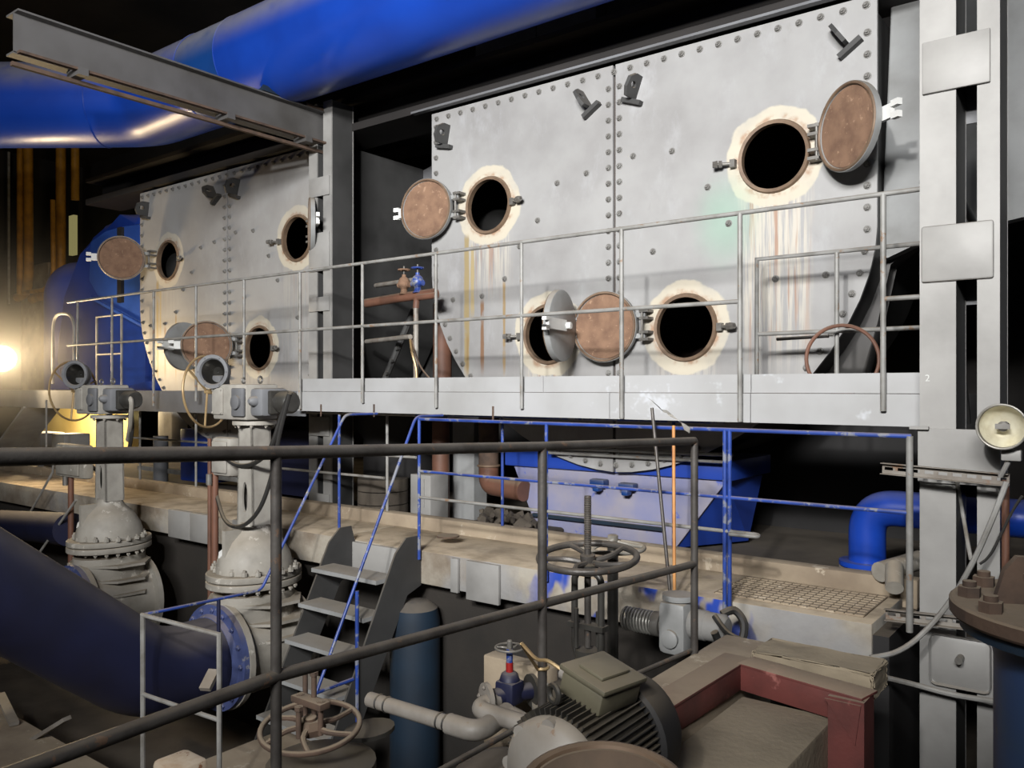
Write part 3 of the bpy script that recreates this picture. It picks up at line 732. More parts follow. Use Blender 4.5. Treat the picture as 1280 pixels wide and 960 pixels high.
# ================================================================ front railing next to the camera
fr = thing('front_railing', 'worn dark steel pipe railing running from beside the camera toward the walkway', 'railing', (-1.65, 2.3, -1.2))
p1, p2, p3 = Vector((-1.665, 1.246, 0)), Vector((-1.684, 2.388, 0)), Vector((-1.576, 3.40, 0))
def z_at(px, py, p):
    d = p.y/(SA*(px-640)/F+CA); return (HZ-py)*d/F
p0 = Vector((-1.62, .30, 0))
top = [Vector((-1.58, .30, -.105)), Vector((p1.x, p1.y, z_at(345, 566, p1))), Vector((p2.x, p2.y, z_at(678, 558, p2))), Vector((p3.x, p3.y, z_at(868, 551, p3)))]
b = bm_new(); tube(b, top, .017, 14); obj('top_rail', b, 'rail_dark', fr)
mid = [Vector((-1.60, .30, z_at(345, 846, p1)+.12)), Vector((p1.x, p1.y, z_at(345, 845, p1))), Vector((p2.x, p2.y, z_at(678, 755, p2))), Vector((p3.x, p3.y, z_at(862, 704, p3)))]
mid[0].z = mid[1].z+(mid[1].z-mid[2].z)*.0+.0
b = bm_new(); tube(b, mid, .016, 14); obj('mid_rail', b, 'rail_dark', fr)
low = [Vector((-1.66, 1.3, z_at(540, 958, Vector((0, 1.82, 0)))-.01)), Vector((p2.x, p2.y, z_at(678, 893, p2))), Vector((p3.x-.01, p3.y, z_at(862, 812, p3)))]
b = bm_new(); tube(b, low, .010, 12); obj('low_rail', b, 'rail_dark', fr)
for p, tz, zz, r in ((p1, top[1].z, -1.3, .0135), (p2, top[2].z, -1.3, .0165), (p3, top[3].z, -1.22, .0165)):
    b = bm_new(); cyl(b, (p.x, p.y, zz), (p.x, p.y, tz), r, 14); obj('post', b, 'rail_dark', fr)

# ================================================================ big actuated gate valves
def gate_valve(label, pipe=True):
    cx, cy, az = -5.62, 4.0, -2.05
    t = thing('gate_valve', label, 'valve', (cx, cy, -2.6), 'motor driven gate valves')
    b = bm_new(); lathe(b, ((.33, -.30), (.34, -.1), (.34, .1), (.33, .30)), (cx, cy, az), (0, 1, 0), 32)
    lathe(b, ((.31, -.1), (.33, .15), (.33, .45)), (cx, cy, az), (0, 0, 1), 32, sx=1., sy=.8)
    obj('body', b, 'valve', t)
    for s in (-1, 1):
        b = bm_new(); lathe(b, ((.41, 0), (.41, .045)), (cx, cy+s*.30-.0225, az), (0, 1, 0), 36); fl = obj('flange', b, 'valve', t)
    for z in (-1.68, -1.82, -1.95):
        b = bm_new(); lathe(b, ((.40, 0), (.40, .022)), (cx, cy, z), (0, 0, 1), 8, sx=1., sy=.8, a=(math.cos(PI/8), math.sin(PI/8), 0)); obj('stiffening_rib', b, 'valve', t)
    b = bm_new(); lathe(b, ((.38, 0), (.385, .006), (.385, .045), (.38, .05)), (cx, cy, -1.545), (0, 0, 1), 40, sy=.84); fl = obj('bonnet_flange', b, 'valve', t)
    b = bm_new(); lathe(b, ((.38, 0), (.385, .006), (.385, .045), (.38, .05)), (cx, cy, -1.485), (0, 0, 1), 40, sy=.84)
    boltring(b, (cx, cy, -1.435), (0, 0, 1), .35, 20, .022, .035, sy=.84, a=(1, 0, 0)); boltring(b, (cx, cy, -1.545), (0, 0, -1), .35, 20, .018, .02, sy=.84, a=(1, 0, 0)); obj('bonnet_flange', b, 'valve', t)
    b = bm_new(); lathe(b, ((.31, 0), (.31, .04), (.285, .13), (.22, .24), (.14, .31), (.115, .36), (.112, .38)), (cx, cy, -1.44), (0, 0, 1), 36, sy=.86)
    prism(b, [(cx-.02, -1.44), (cx+.02, -1.44), (cx+.02, -1.1), (cx-.02, -1.1)], cy-.28, cy-.1)
    bn = obj('bonnet', b, 'valve', t)
    b = bm_new(); lathe(b, ((.045, 0), (.045, .006)), (cx-.05, cy-.262, -1.28), (-.15, -.85, .5), 4); obj('name_plate', b, 'white', bn)
    # neck with an oval window each side
    b = bm_new()
    for s in (-1, 1):
        pl = [(-.105, -1.08), (.105, -1.08), (.085, -.28), (-.085, -.28)]
        h = holed([(x, z) for x, z in pl], [[(.034*math.cos(a*PI/10), -.86+.12*math.sin(a*PI/10)) for a in range(20)]], -.09 if s < 0 else .075, -.075 if s < 0 else .09)
        merge(b, h, Matrix.Translation((cx, cy, 0)))
        prism(b, [(s*.09, -1.08), (s*.105, -1.08), (s*.085, -.28), (s*.07, -.28)], -.09, .09, Matrix.Translation((cx, cy, 0)))
    obj('yoke', b, 'valve_light', t)
    b = bm_new(); cyl(b, (cx, cy, -1.1), (cx, cy, -.25), .028, 14); obj('stem', b, 'steel_dull', t)
    b = bm_new(); lathe(b, ((.17, 0), (.17, .03)), (cx, cy, -.29), (0, 0, 1), 24); boltring(b, (cx, cy, -.29), (0, 0, -1), .145, 8, .014, .016); obj('yoke_flange', b, 'valve', t)
    # actuator
    ac = bm_new(); box(ac, cx-.30, cx+.14, cy-.18, cy+.12, -.25, .03, .018); act = obj('actuator_housing', ac, 'valve_light', t)
    b = bm_new(); box(b, cx-.29, cx-.15, cy-.195, cy-.18, -.21, .0, .006)
    for ux in (-.275, -.165):
        for uz in (-.195, -.015): hexbolt(b, (cx+ux, cy-.195, uz), (0, -1, 0), .01, .008, False)
    obj('side_cover', b, 'valve_light', act)
    b = bm_new(); box(b, cx-.01, cx+.14, cy-.21, cy-.18, -.22, .0, .01); lathe(b, ((.055, 0), (.055, .02), (.045, .025)), (cx+.065, cy-.21, -.11), (0, -1, 0), 20); obj('square_cover', b, 'grey_mid', act)
    b = bm_new(); box(b, cx+.14, cx+.30, cy-.15, cy+.1, -.22, -.0, .03); lathe(b, ((.04, 0), (.035, .04), (.015, .06)), (cx+.22, cy-.15, -.1), (0, -1, 0), 16); obj('switch_box', b, 'grey_mid', act)
    b = bm_new(); box(b, cx+.30, cx+.34, cy-.1, cy+.08, -.2, -.02, .01); lathe(b, ((.075, 0), (.085, .02), (.085, .13), (.07, .15)), (cx+.34, cy-.01, -.11), (1, 0, 0), 20); obj('motor', b, 'motor', act)
    b = bm_new(); torus(b, (cx+.10, cy-.02, .065), (1, .4, 0), .026, .008, 16, 6); torus(b, (cx-.12, cy-.02, .06), (1, .4, 0), .022, .007, 16, 6); obj('lifting_eye', b, 'steel_dull', act)
    # indicator bell
    o = Vector((cx-.26, cy-.20, .13)); ax = Vector((.55, -1, 0)).normalized()
    b = bm_new(); lathe(b, ((.10, -.10), (.115, -.02), (.135, .0), (.135, .022), (.108, .022), (.10, .008), (.045, -.085), (.0, -.09)), o, ax, 36, False)
    box(b, o.x-.05, o.x+.05, o.y+.02, o.y+.12, -.12, .1, .01)
    boltring(b, o+ax*.022, ax, .122, 6, .007, .006); bell = obj('indicator_bell', b, 'grey_mid', t)
    b = bm_new(); lathe(b, ((.098, 0), (.04, -.08), (.005, -.082)), o+ax*.006, ax, 36, False); obj('reflector_cone', b, 'bell', bell)
    # handwheel on the side of the actuator
    w = Vector((cx-.47, cy-.12, -.03)); b = bm_new(); torus(b, w, (1, .35, .06), .29, .010, 56, 8)
    A, B = frame_of(Vector((1, .35, .06)))
    for k in range(3):
        an = math.radians(40+120*k); cyl(b, w, w+A*(.29*math.cos(an))+B*(.29*math.sin(an)), .009, 8)
    cyl(b, w+Vector((-.02, 0, 0)), w+Vector((.14, .03, 0)), .02, 12)
    obj('handwheel', b, 'brass', t)
    if pipe:
        R = .31
        fl = bm_new(); lathe(fl, ((.40, 0), (.40, .045), (.33, .05), (.315, .09)), (cx, cy-.325, az), (0, -1, 0), 36)
        boltring(fl, (cx, cy-.37, az), (0, -1, 0), .36, 16, .02, .02)
        pp = thing('water_pipe', 'thick dark blue pipe rising in a bend from the valve', 'pipe', (cx, cy-.5, -2.4), 'bent water pipes')
        obj('flange', fl, 'blue_flange', pp)
        b = bm_new(); pts = fillet([(cx, cy-.39, az), (cx, 3.12, az), (cx, 1.3, az+1.49)], .45, 10)
        tube(b, pts, R, 40, cap=False); obj('pipe_run', b, 'blue_deep', pp)
        return t, pp
    return t, None
gv, gp = gate_valve('grey motor driven gate valve just beside the steel stair')
dup(gv, None, Vector((-7.92, 4.0, -2.6)), 'grey motor driven gate valve farther from the stair, beyond the junction boxes')
gp['label'] = 'thick dark blue pipe rising from the gate valve beside the stair'
dup(gp, None, Vector((-7.92, 3.5, -2.4)), 'blue flanged pipe joined to the farther gate valve')

# cables and junction boxes on poles
def cable(name, label, pts, r=.012, m='rubber', cat='cable'):
    b = bm_new(); tube(b, smoothpath(pts, 8), r, 8); return tag(obj(name, b, m), label, cat)
cable('black_cable', 'black cable hanging from the near valve motor to the box on pole', [P(363, 490, 3.8), P(352, 520, 3.8), P(338, 560, 3.8), P(320, 578, 3.85), P(300, 582, 3.9), P(284, 574, 3.9), P(272, 560, 3.95)], .018)
cable('black_cable', 'black cable hanging beside the near valve neck down to its bonnet', [P(362, 492, 3.78), P(350, 540, 3.78), P(338, 600, 3.8), P(322, 640, 3.8), P(300, 658, 3.82), P(280, 648, 3.95), P(266, 600, 4.05)], .016)
cable('black_cable', 'black cable looping under the farther valve actuator', [P(163, 500, 4.05), P(165, 540, 4.05), P(155, 575, 4.1), P(128, 590, 4.1), P(112, 580, 4.1), P(105, 570, 4.1)], .018)
cable('grey_conduit', 'grey conduit bending down from the farther valve actuator', [P(158, 494, 3.95), P(164, 502, 3.95), P(163, 530, 4.0), P(160, 550, 4.1)], .022, 'valve', 'conduit')
def jbox(label, px0, px1, py0, py1, Y, pole, m='valve_light'):
    a, bq = P(px0, py0, Y), P(px1, py1, Y)
    t = thing('junction_box', label, 'junction box', ((a.x+bq.x)/2, Y, -2.2))
    b = bm_new(); box(b, a.x, bq.x, Y, Y+.11, bq.z, a.z, .03); obj('housing', b, m, t)
    w = bq.x-a.x
    b = bm_new(); box(b, a.x+w*.12, bq.x-w*.12, Y-.02, Y, bq.z+.03, a.z-.03, .01); obj('lid', b, m, t)
    b = bm_new(); x = P(pole, py1, Y+.05).x; cyl(b, (x, Y+.055, bq.z+.02), (x, Y+.055, -2.35), .028, 12); obj('pole', b, 'pipe_brown', t)
    b = bm_new(); cyl(b, (x, Y+.0, bq.z+.01), (x, Y+.0, bq.z-.08), .024, 12); obj('cable_gland', b, 'steel_dull', t)
    return t
jbox('pale junction box on a brown pole just beside the near valve', 264, 287, 546, 597, 3.95, 268)
jbox('grey junction box on a brown pole in front of the farther valve', 68, 104, 554, 600, 3.9, 88, 'valve')
for px in (262, 243):
    pass
b = bm_new(); cyl(b, P(262, 548, 4.3), P(262, 760, 4.3), .018, 10); tag(obj('brown_conduit', b, 'pipe_brown'), 'thin brown upright conduit behind the pale junction box', 'conduit')

# ================================================================ handwheel valve in the middle
def wheel_mesh(b, cn, R, r, spokes, dish=.03, rs=None, axis=(0, 0, 1), start=0.):
    rs = rs or r
    axis = Vector(axis).normalized(); a, bb = frame_of(axis); cn = Vector(cn)
    torus(b, cn, axis, R, r, 48, 10)
    lathe(b, ((r*1.6, -dish-.02), (r*2.2, -dish+.0), (r*2.2, -dish+.035), (r*1.5, -dish+.04)), cn, axis, 16)
    for k in range(spokes):
        t = start+2*PI*k/spokes; o = a*math.cos(t)+bb*math.sin(t); o2 = a*math.cos(t+.25)+bb*math.sin(t+.25)
        tube(b, smoothpath([cn-axis*dish+o*r*1.5, cn-axis*dish*.6+o2*R*.5, cn+o*R], 4), [rs*1.15]*5+[rs]*4, 8)
c0 = PD(733, 697, 4.0); c0 = Vector((-2.13, 3.40, -.815))
hv = thing('handwheel_valve', 'dark rising stem valve with a large spoked handwheel behind the railing post', 'valve', (c0.x, c0.y, -1.9))
b = bm_new(); wheel_mesh(b, c0, .235, .017, 5, .025, .013, (.02, -.10, 1), .3); obj('handwheel', b, 'rail_dark', hv)
b = bm_new(); cyl(b, (c0.x, c0.y, -1.25), (c0.x, c0.y, -.52), .0165, 14)
for k in range(24): torus(b, (c0.x, c0.y, -.53-k*.0105), (0, 0, 1), .0165, .0028, 12, 4)
obj('threaded_stem', b, 'rail_dark', hv)
b = bm_new()
lathe(b, ((.05, 0), (.055, .05), (.04, .06)), (c0.x, c0.y, -.90), (0, 0, 1), 16)
for s in (-1, 1): tube(b, fillet([(c0.x+s*.03, c0.y, -.88), (c0.x+s*.075, c0.y, -.91), (c0.x+s*.075, c0.y, -1.25), (c0.x+s*.06, c0.y, -1.30)], .03), .017, 10)
box(b, c0.x-.10, c0.x+.10, c0.y-.03, c0.y+.03, -1.16, -1.135); cyl(b, (c0.x-.04, c0.y-.04, -1.25), (c0.x-.04, c0.y-.04, -1.06), .012, 8); cyl(b, (c0.x+.04, c0.y+.03, -1.25), (c0.x+.04, c0.y+.03, -1.08), .012, 8)
obj('yoke', b, 'motor', hv)
b = bm_new(); cyl(b, (c0.x, c0.y, -1.42), (c0.x, c0.y, -1.26), .06, 18); lathe(b, ((.24, 0), (.20, .06), (.09, .1)), (c0.x, c0.y, -1.52), (0, 0, 1), 32); obj('bonnet', b, 'motor', hv)
b = bm_new(); lathe(b, ((.27, 0), (.27, .04)), (c0.x, c0.y, -1.56), (0, 0, 1), 32); boltring(b, (c0.x, c0.y, -1.52), (0, 0, 1), .24, 12, .02, .03); obj('bonnet_flange', b, 'valve', hv)
b = bm_new(); lathe(b, ((.27, 0), (.27, .035)), (c0.x, c0.y, -1.605), (0, 0, 1), 32); lathe(b, ((.2, 0), (.2, .5)), (c0.x, c0.y, -2.1), (0, 0, 1), 28); obj('body', b, 'valve', hv)
c1 = P(766, 684, 3.95); 
h2 = thing('handwheel_valve', 'low valve with a small pale handwheel behind the big handwheel', 'valve', (c1.x, c1.y, -1.9))
b = bm_new(); wheel_mesh(b, c1, .17, .013, 5, -.03, .011, (.0, .0, 1), .9); obj('handwheel', b, 'valve', h2)
b = bm_new(); cyl(b, (c1.x, c1.y, -2.0), c1+Vector((0, 0, .02)), .03, 12); obj('stem', b, 'motor', h2)

# horizontal spring actuator next to the walkway edge
aY = 4.25; ac0 = P(850, 783, aY)
sa = thing('spring_actuator', 'grey spring return valve actuator with coil spring at the slab edge', 'actuator', (ac0.x, aY, ac0.z-.2))
b = bm_new(); box(b, ac0.x-.10, ac0.x+.07, aY-.09, aY+.09, ac0.z-.15, ac0.z+.15, .04); lathe(b, ((.09, 0), (.09, .03)), (ac0.x-.01, aY, ac0.z+.15), (0, 0, 1), 20); lathe(b, ((.05, 0), (.05, .02), (.03, .03)), (ac0.x-.015, aY-.09, ac0.z-.05), (0, -1, 0), 20); obj('housing', b, 'grey', sa)
b = bm_new()
pts = [Vector((ac0.x-.33+.0009*k, aY+.062*math.cos(k*2*PI/16), ac0.z-.01+.062*math.sin(k*2*PI/16))) for k in range(16*12+1)]
pts = [Vector((ac0.x-.35+.20*k/(16*10), aY+.062*math.cos(k*2*PI/16), ac0.z-.01+.062*math.sin(k*2*PI/16))) for k in range(16*10+1)]
tube(b, pts, .0075, 6); obj('coil_spring', b, 'steel', sa)
b = bm_new(); cyl(b, (ac0.x-.36, aY, ac0.z-.01), (ac0.x-.08, aY, ac0.z-.01), .048, 16); lathe(b, ((.07, 0), (.07, .05)), (ac0.x-.16, aY, ac0.z-.01), (1, 0, 0), 20); obj('spring_rod', b, 'steel_dull', sa)
b = bm_new(); lathe(b, ((.075, 0), (.082, .01), (.082, .09), (.078, .095), (.078, .19), (.06, .21), (.02, .215)), (ac0.x+.07, aY, ac0.z+.03), (1, 0, 0), 28); obj('motor', b, 'grey_light', sa)
cable('cable_loop', 'thick black cable loop behind the spring actuator motor', [P(893, 790, 4.15), P(905, 812, 4.2), P(925, 805, 4.3), P(930, 780, 4.35), P(918, 763, 4.35), P(902, 768, 4.3)], .022)
cable('black_cable', 'black cable running from the spring actuator over the red frame', [P(893, 770, 4.15), P(915, 795, 4.1), P(960, 808, 4.0), P(1010, 815, 4.0), P(1060, 822, 4.1)], .016)

# sticks leaning on the railing
b = bm_new(); cyl(b, P(815, 510, 4.50), P(838, 745, 4.35), .0105, 10)
tag(obj('dark_rod', b, 'rail_dark'), 'dark thin rod leaning on the blue railing, rag at its tip', 'rod')
b = bm_new(); cyl(b, P(842, 532, 4.46), P(843, 745, 4.33), .010, 10)
tag(obj('wooden_stick', b, 'wood'), 'pale wooden stick leaning upright beside the dark rod', 'stick')
b = bm_new(); random.seed(3)
def rag(pts, w):
    vs = []
    for i, p in enumerate(pts):
        ww = w*(.5+random.random()*.8)
        vs.append((b.verts.new(p+Vector((-ww, random.uniform(-.02, .02), ww*.6))), b.verts.new(p+Vector((ww, random.uniform(-.03, .03), -ww*.4)))))
    for A, B in zip(vs, vs[1:]): b.faces.new((A[0], A[1], B[1], B[0]))
rag([P(812, 499, 4.44), P(820, 505, 4.42), P(828, 514, 4.40), P(836, 516, 4.42), P(842, 524, 4.40), P(850, 528, 4.41), P(856, 532, 4.40), P(858, 540, 4.42)], .032)
bmesh.ops.solidify(b, geom=b.faces[:], thickness=.006)
tag(obj('tied_rag', b, 'rag'), 'torn pale rag strip tied between the rod and stick tips', 'rag')
# ================================================================ motor pump next to the camera
mx, mz = -1.325, -1.09
mo = thing('electric_motor', 'dark finned electric motor with a terminal box on top', 'motor', (mx, 2.1, -1.34))
b = bm_new(); lathe(b, ((.15, 0), (.155, .02), (.155, .34), (.15, .36)), (mx, 1.93, mz), (0, 1, 0), 40)
for k in range(56):
    a = 2*PI*k/56
    if 60 < math.degrees(a) < 0: continue
    o = Vector((math.cos(a), 0, math.sin(a))); T = Matrix.Translation((mx, 1.945, mz)) @ Matrix.Rotation(-a, 4, 'Y')
    box(b, .15, .176, 0, .30, -.0018, .0018, M=T)
obj('finned_body', b, 'motor', mo)
b = bm_new(); lathe(b, ((.185, 0), (.196, .01), (.196, .10), (.175, .15), (.05, .165)), (mx-.005, 2.25, mz-.01), (0, 1, 0), 44); obj('fan_cowl', b, 'black', mo)
b = bm_new(); lathe(b, ((.158, 0), (.158, -.02), (.14, -.045), (.08, -.07), (.05, -.09), (.02, -.09)), (mx, 1.945, mz), (0, 1, 0), 40, False)
for k in range(8):
    a = 2*PI*k/8; lathe(b, ((.022, 0), (.022, .03)), (mx+.14*math.cos(a), 1.905, mz+.14*math.sin(a)), (0, 1, 0), 10)
obj('end_shield', b, 'pale_pipe', mo)
tbx = Matrix.Translation((mx+.02, 2.14, mz+.158)) @ Matrix.Rotation(math.radians(14), 4, 'Y') @ Matrix.Rotation(math.radians(-8), 4, 'Z') @ Matrix.Scale(.95, 4)
b = bm_new(); box(b, -.085, .085, -.10, .10, 0, .075, .012, tbx); tb_ = obj('terminal_box', b, 'motor_lid', mo)
b = bm_new(); box(b, -.095, .095, -.11, .11, .075, .095, .008, tbx); box(b, -.05, .05, -.07, .07, .095, .108, .006, tbx); obj('lid', b, 'motor_lid', tb_)
b = bm_new(); cyl(b, tbx @ Vector((-.085, -.03, .03)), tbx @ Vector((-.13, -.03, .03)), .025, 12); obj('cable_gland', b, 'pale_pipe', tb_)
b = bm_new(); torus(b, (mx-.03, 1.98, mz+.205), (.4, 1, 0), .024, .009, 20, 8); obj('lifting_eye', b, 'motor', mo)
b = bm_new(); box(b, mx-.19, mx+.19, 1.95, 2.27, -1.34, -1.31); box(b, mx-.15, mx-.12, 1.95, 2.27, -1.31, -1.18); box(b, mx+.12, mx+.15, 1.95, 2.27, -1.31, -1.18); obj('foot', b, 'motor', mo)
b = bm_new(); p = tbx @ Vector((-.13, -.03, .03))
pts = [p, p+Vector((-.06, .0, .02)), p+Vector((-.12, .02, .01)), p+Vector((-.2, .05, .035)), Vector((-1.69, 2.37, -.99))]
tube(b, smoothpath(pts), .006, 6); torus(b, (-1.685, 2.388, -.985), (0, 0, 1), .022, .006, 16, 6)
tag(obj('tie_wire', b, 'brass'), 'frayed pale wire tied from motor box to the railing post', 'wire')
# rusty bowl in front of it
c2 = Vector((-.90, 1.50, -.86))
bw = thing('coupling_guard', 'rusty ochre round dished guard in front of the motor', 'guard', (c2.x, c2.y, -1.3))
b = bm_new(); lathe(b, ((.12, -.07), (.165, -.01), (.185, .0), (.185, .014), (.155, .014), (.145, .002), (.10, -.045), (.03, -.05)), c2, (.05, -.12, 1), 44, False); obj('dish', b, 'rust_dark', bw)
b = bm_new(); torus(b, c2+Vector((0, 0, .012)), (.05, -.12, 1), .172, .013, 44, 8); obj('rim', b, 'bronze', bw)
b = bm_new(); lathe(b, ((.12, 0), (.12, .36)), (c2.x, c2.y, -1.3), (0, 0, 1), 30); obj('pedestal', b, 'blue_tank', bw)
# pump cover at the bottom of the frame
pc = PD(628, 1000, 2.75); pc = PZ(625, 985, -1.35)
pm = thing('pump_casing', 'dusty round pump casing with slots below the low rail', 'pump', (pc.x, pc.y, -1.9))
b = bm_new(); lathe(b, ((.20, -.4), (.20, -.05), (.17, .03), (.10, .075), (.03, .085)), pc, (.1, -.25, 1), 32)
for k in range(6):
    a = 2*PI*k/6; o = pc+Vector((.13*math.cos(a), .13*math.sin(a), .06)); lathe(b, ((.02, 0), (.02, .012)), o, (0, 0, 1), 10)
obj('casing', b, 'concrete_dark', pm)

# ================================================================ small pipework
Yp = 2.9; zp = -1.53
sp = thing('drain_pipe', 'dusty pale pipe with two elbows leading to the small blue valve', 'pipe', (-2.6, Yp, zp-.1))
A_ = PZ(462, 874, zp); B_ = PZ(598, 916, zp); Cc = PZ(652, 878, zp); D_ = PZ(700, 905, zp)
b = bm_new(); tube(b, [A_, A_*.25+B_*.75], .036, 16); obj('pipe_run', b, 'pale_pipe', sp)
b = bm_new(); tube(b, fillet([A_*.25+B_*.75, B_, B_*.35+Cc*.65], .16, 8), .047, 16); obj('elbow', b, 'pale_pipe', sp)
E1 = PZ(602, 890, zp+.05); E2 = PZ(622, 872, zp+.05)
b = bm_new(); tube(b, fillet([PZ(655, 905, zp+.02), PZ(594, 886, zp+.04), PZ(620, 874, zp+.05)], .09, 8), .042, 16); obj('elbow', b, 'pale_pipe', sp)
b = bm_new(); tube(b, [PZ(640, 893, zp+.01), PZ(690, 922, zp)], .038, 16); obj('pipe_run', b, 'pale_pipe', sp)
for q, d in ((A_*.9+B_*.1, B_-A_), (A_*.82+B_*.18, B_-A_), (A_*.27+B_*.73, B_-A_), (A_*.33+B_*.67, B_-A_)):
    b = bm_new(); torus(b, q, d, .036, .005, 20, 6); obj('weld_band', b, 'rubber', sp)
bv = Vector((PZ(637, 868, zp+.06).x, PZ(637, 868, zp+.06).y, zp+.08))
sv = thing('small_gate_valve', 'small dark blue flanged valve with a red stem and handwheel', 'valve', tuple(bv))
b = bm_new(); box(b, bv.x-.055, bv.x+.055, bv.y-.05, bv.y+.05, bv.z-.06, bv.z+.05, .015); cyl(b, bv+Vector((-.05, -.1, -.02)), bv+Vector((.05, .1, -.02)), .04, 14); lathe(b, ((.05, 0), (.04, .03), (.026, .04)), bv+Vector((0, 0, .05)), (0, 0, 1), 14); obj('body', b, 'blue_deep', sv)
b = bm_new(); lathe(b, ((.075, 0), (.075, .02)), bv+Vector((-.055, -.12, -.02)), (.45, .9, 0), 24); boltring(b, bv+Vector((-.055, -.12, -.02)), (-.45, -.9, 0), .055, 4, .011, .01); obj('flange', b, 'pale_pipe', sv)
b = bm_new(); lathe(b, ((.078, 0), (.078, .02)), bv+Vector((.05, .1, -.02)), (.45, .9, 0), 24); obj('flange', b, 'motor', sv)
b = bm_new(); cyl(b, bv+Vector((0, 0, .09)), bv+Vector((0, 0, .135)), .018, 12); obj('gland', b, 'red', sv)
b = bm_new(); cyl(b, bv+Vector((0, 0, .135)), bv+Vector((0, 0, .2)), .016, 12); obj('stem', b, 'rail_blue', sv)
b = bm_new(); wheel_mesh(b, bv+Vector((0, 0, .205)), .068, .006, 3, .004, .005); obj('handwheel', b, 'steel_dull', sv)
b = bm_new(); xa, xb = PZ(604, 818, -1.42), PZ(684, 838, -1.42); box(b, xa.x, xb.x, xa.y, xa.y+.10, -2.4, -1.42, .01)
tag(obj('concrete_plinth', b, 'concrete'), 'pale beige concrete plinth behind the small blue valve', 'plinth')

# ================================================================ rusty handwheel valve at the bottom
c3 = PZ(388, 908, -1.50)
rv = thing('rusty_valve', 'old rusty valve head with a big handwheel and upright studs', 'valve', (c3.x, c3.y, -2.2))
b = bm_new(); wheel_mesh(b, c3, .215, .013, 6, -.01, .012, (.08, -.12, 1), .2); obj('handwheel', b, 'rust_dark', rv)
b = bm_new(); lathe(b, ((.06, -.03), (.07, .0), (.05, .03)), c3, (0, 0, 1), 8)
box(b, c3.x-.10, c3.x+.10, c3.y-.03, c3.y+.03, c3.z+.095, c3.z+.125, .004, None); obj('yoke_plate', b, 'rust_dark', rv)
for dx, dy, h in ((-.07, 0, .13), (.07, 0, .13), (0, .02, .24), (.02, -.08, .12), (-.16, .1, .22)):
    b = bm_new(); cyl(b, (c3.x+dx, c3.y+dy, c3.z-.02), (c3.x+dx, c3.y+dy, c3.z+h), .012, 10); lathe(b, ((.02, 0), (.02, .018)), (c3.x+dx, c3.y+dy, c3.z+h-.02), (0, 0, 1), 6); obj('stud', b, 'rust_dark', rv)
b = bm_new(); lathe(b, ((.20, 0), (.24, .06), (.24, .1), (.1, .12)), (c3.x+.05, c3.y+.02, c3.z-.25), (0, 0, 1), 24); lathe(b, ((.13, 0), (.13, .5)), (c3.x+.05, c3.y+.02, c3.z-.7), (0, 0, 1), 20); obj('body', b, 'motor', rv)
b = bm_new(); lathe(b, ((.10, 0), (.10, .02)), PZ(462, 915, -1.6), (0, 0, 1), 16, sx=1.3); tag(obj('flange_plate', b, 'motor'), 'flat dark oval plate beside the rusty handwheel', 'plate')

# dark blue tank behind the stair
b = bm_new(); lathe(b, ((.19, -3.0), (.19, -1.75), (.17, -1.66), (.10, -1.61)), (-4.38, 4.54, 0), (0, 0, 1), 36)
tag(obj('round_tank', b, 'blue_tank'), 'dark blue upright tank standing behind the stair stringer', 'tank')

# ================================================================ red frame and foundation by the motor
rf_ = thing('red_angle_frame', 'red oxide steel angle frame around the concrete foundation', 'frame', (-1.1, 3.0, -1.9))
cA = PZ(925, 829, -1.15); cB = PZ(1082, 874, -1.15); cC = PZ(800, 905, -1.15)
dY = Vector((cC.x-cA.x, cC.y-cA.y, 0)).normalized(); dX = Vector((cB.x-cA.x, cB.y-cA.y, 0)).normalized()
def slabbar(name, p, q, w, h, m, root, up=(0, 0, 1)):
    b = bm_new(); bar(b, p, q, w, h, up, .003); return obj(name, b, m, root)
slabbar('rail_plate', cA+Vector((0, .06, -.006)), cB+Vector((0, .06, -.006)), .13, .012, 'redpaint', rf_)
slabbar('web_plate', cA+Vector((0, .0, -.06)), cB+Vector((0, 0, -.06)), .012, .10, 'redpaint', rf_)
slabbar('rail_plate', cA+Vector((-.05, 0.1, -.007)), cC+Vector((-.05, 0, -.007)), .12, .012, 'redpaint', rf_)
slabbar('web_plate', cA+Vector((.0, 0, -.06)), cC+Vector((0, 0, -.06)), .012, .10, 'redpaint', rf_)
b = bm_new(); box(b, cB.x-.13, cB.x, cB.y-.02, cB.y+.0, -2.2, -1.16); box(b, cB.x-.012, cB.x, cB.y, cB.y+.12, -2.2, -1.16); obj('leg', b, 'redpaint', rf_)
b = bm_new(); prism(b, [(cB.x-.14, -1.17), (cB.x-.01, -1.17), (cB.x-.03, -1.32)], cB.y-.028, cB.y-.021); obj('gusset', b, 'redpaint', rf_)
b = bm_new(); box(b, cA.x+.02, cB.x-.13, 1.9, cA.y-.03, -2.2, -1.27, .015); 
tag(obj('foundation_block', b, 'concrete_green'), 'rough concrete foundation block inside the red frame', 'foundation')
b = bm_new(); box(b, cA.x-.24, cA.x-.02, 2.45, 3.75, -1.9, -1.17, .01); 
tag(obj('foundation_ledge', b, 'concrete'), 'dusty concrete ledge between the motor and the red frame', 'ledge')
b = bm_new(); random.seed(5)
box(b, cA.x, cB.x-.03, cA.y+.13, cA.y+.36, -1.24, -1.13, .012)
bmesh.ops.subdivide_edges(b, edges=b.edges[:], cuts=3, use_grid_fill=True)
for v in b.verts: v.co += Vector((random.uniform(-1, 1), random.uniform(-1, 1), random.uniform(-1, 1)))*.005
tag(obj('broken_curb', b, 'concrete_green'), 'crumbling concrete curb behind the red frame', 'curb')

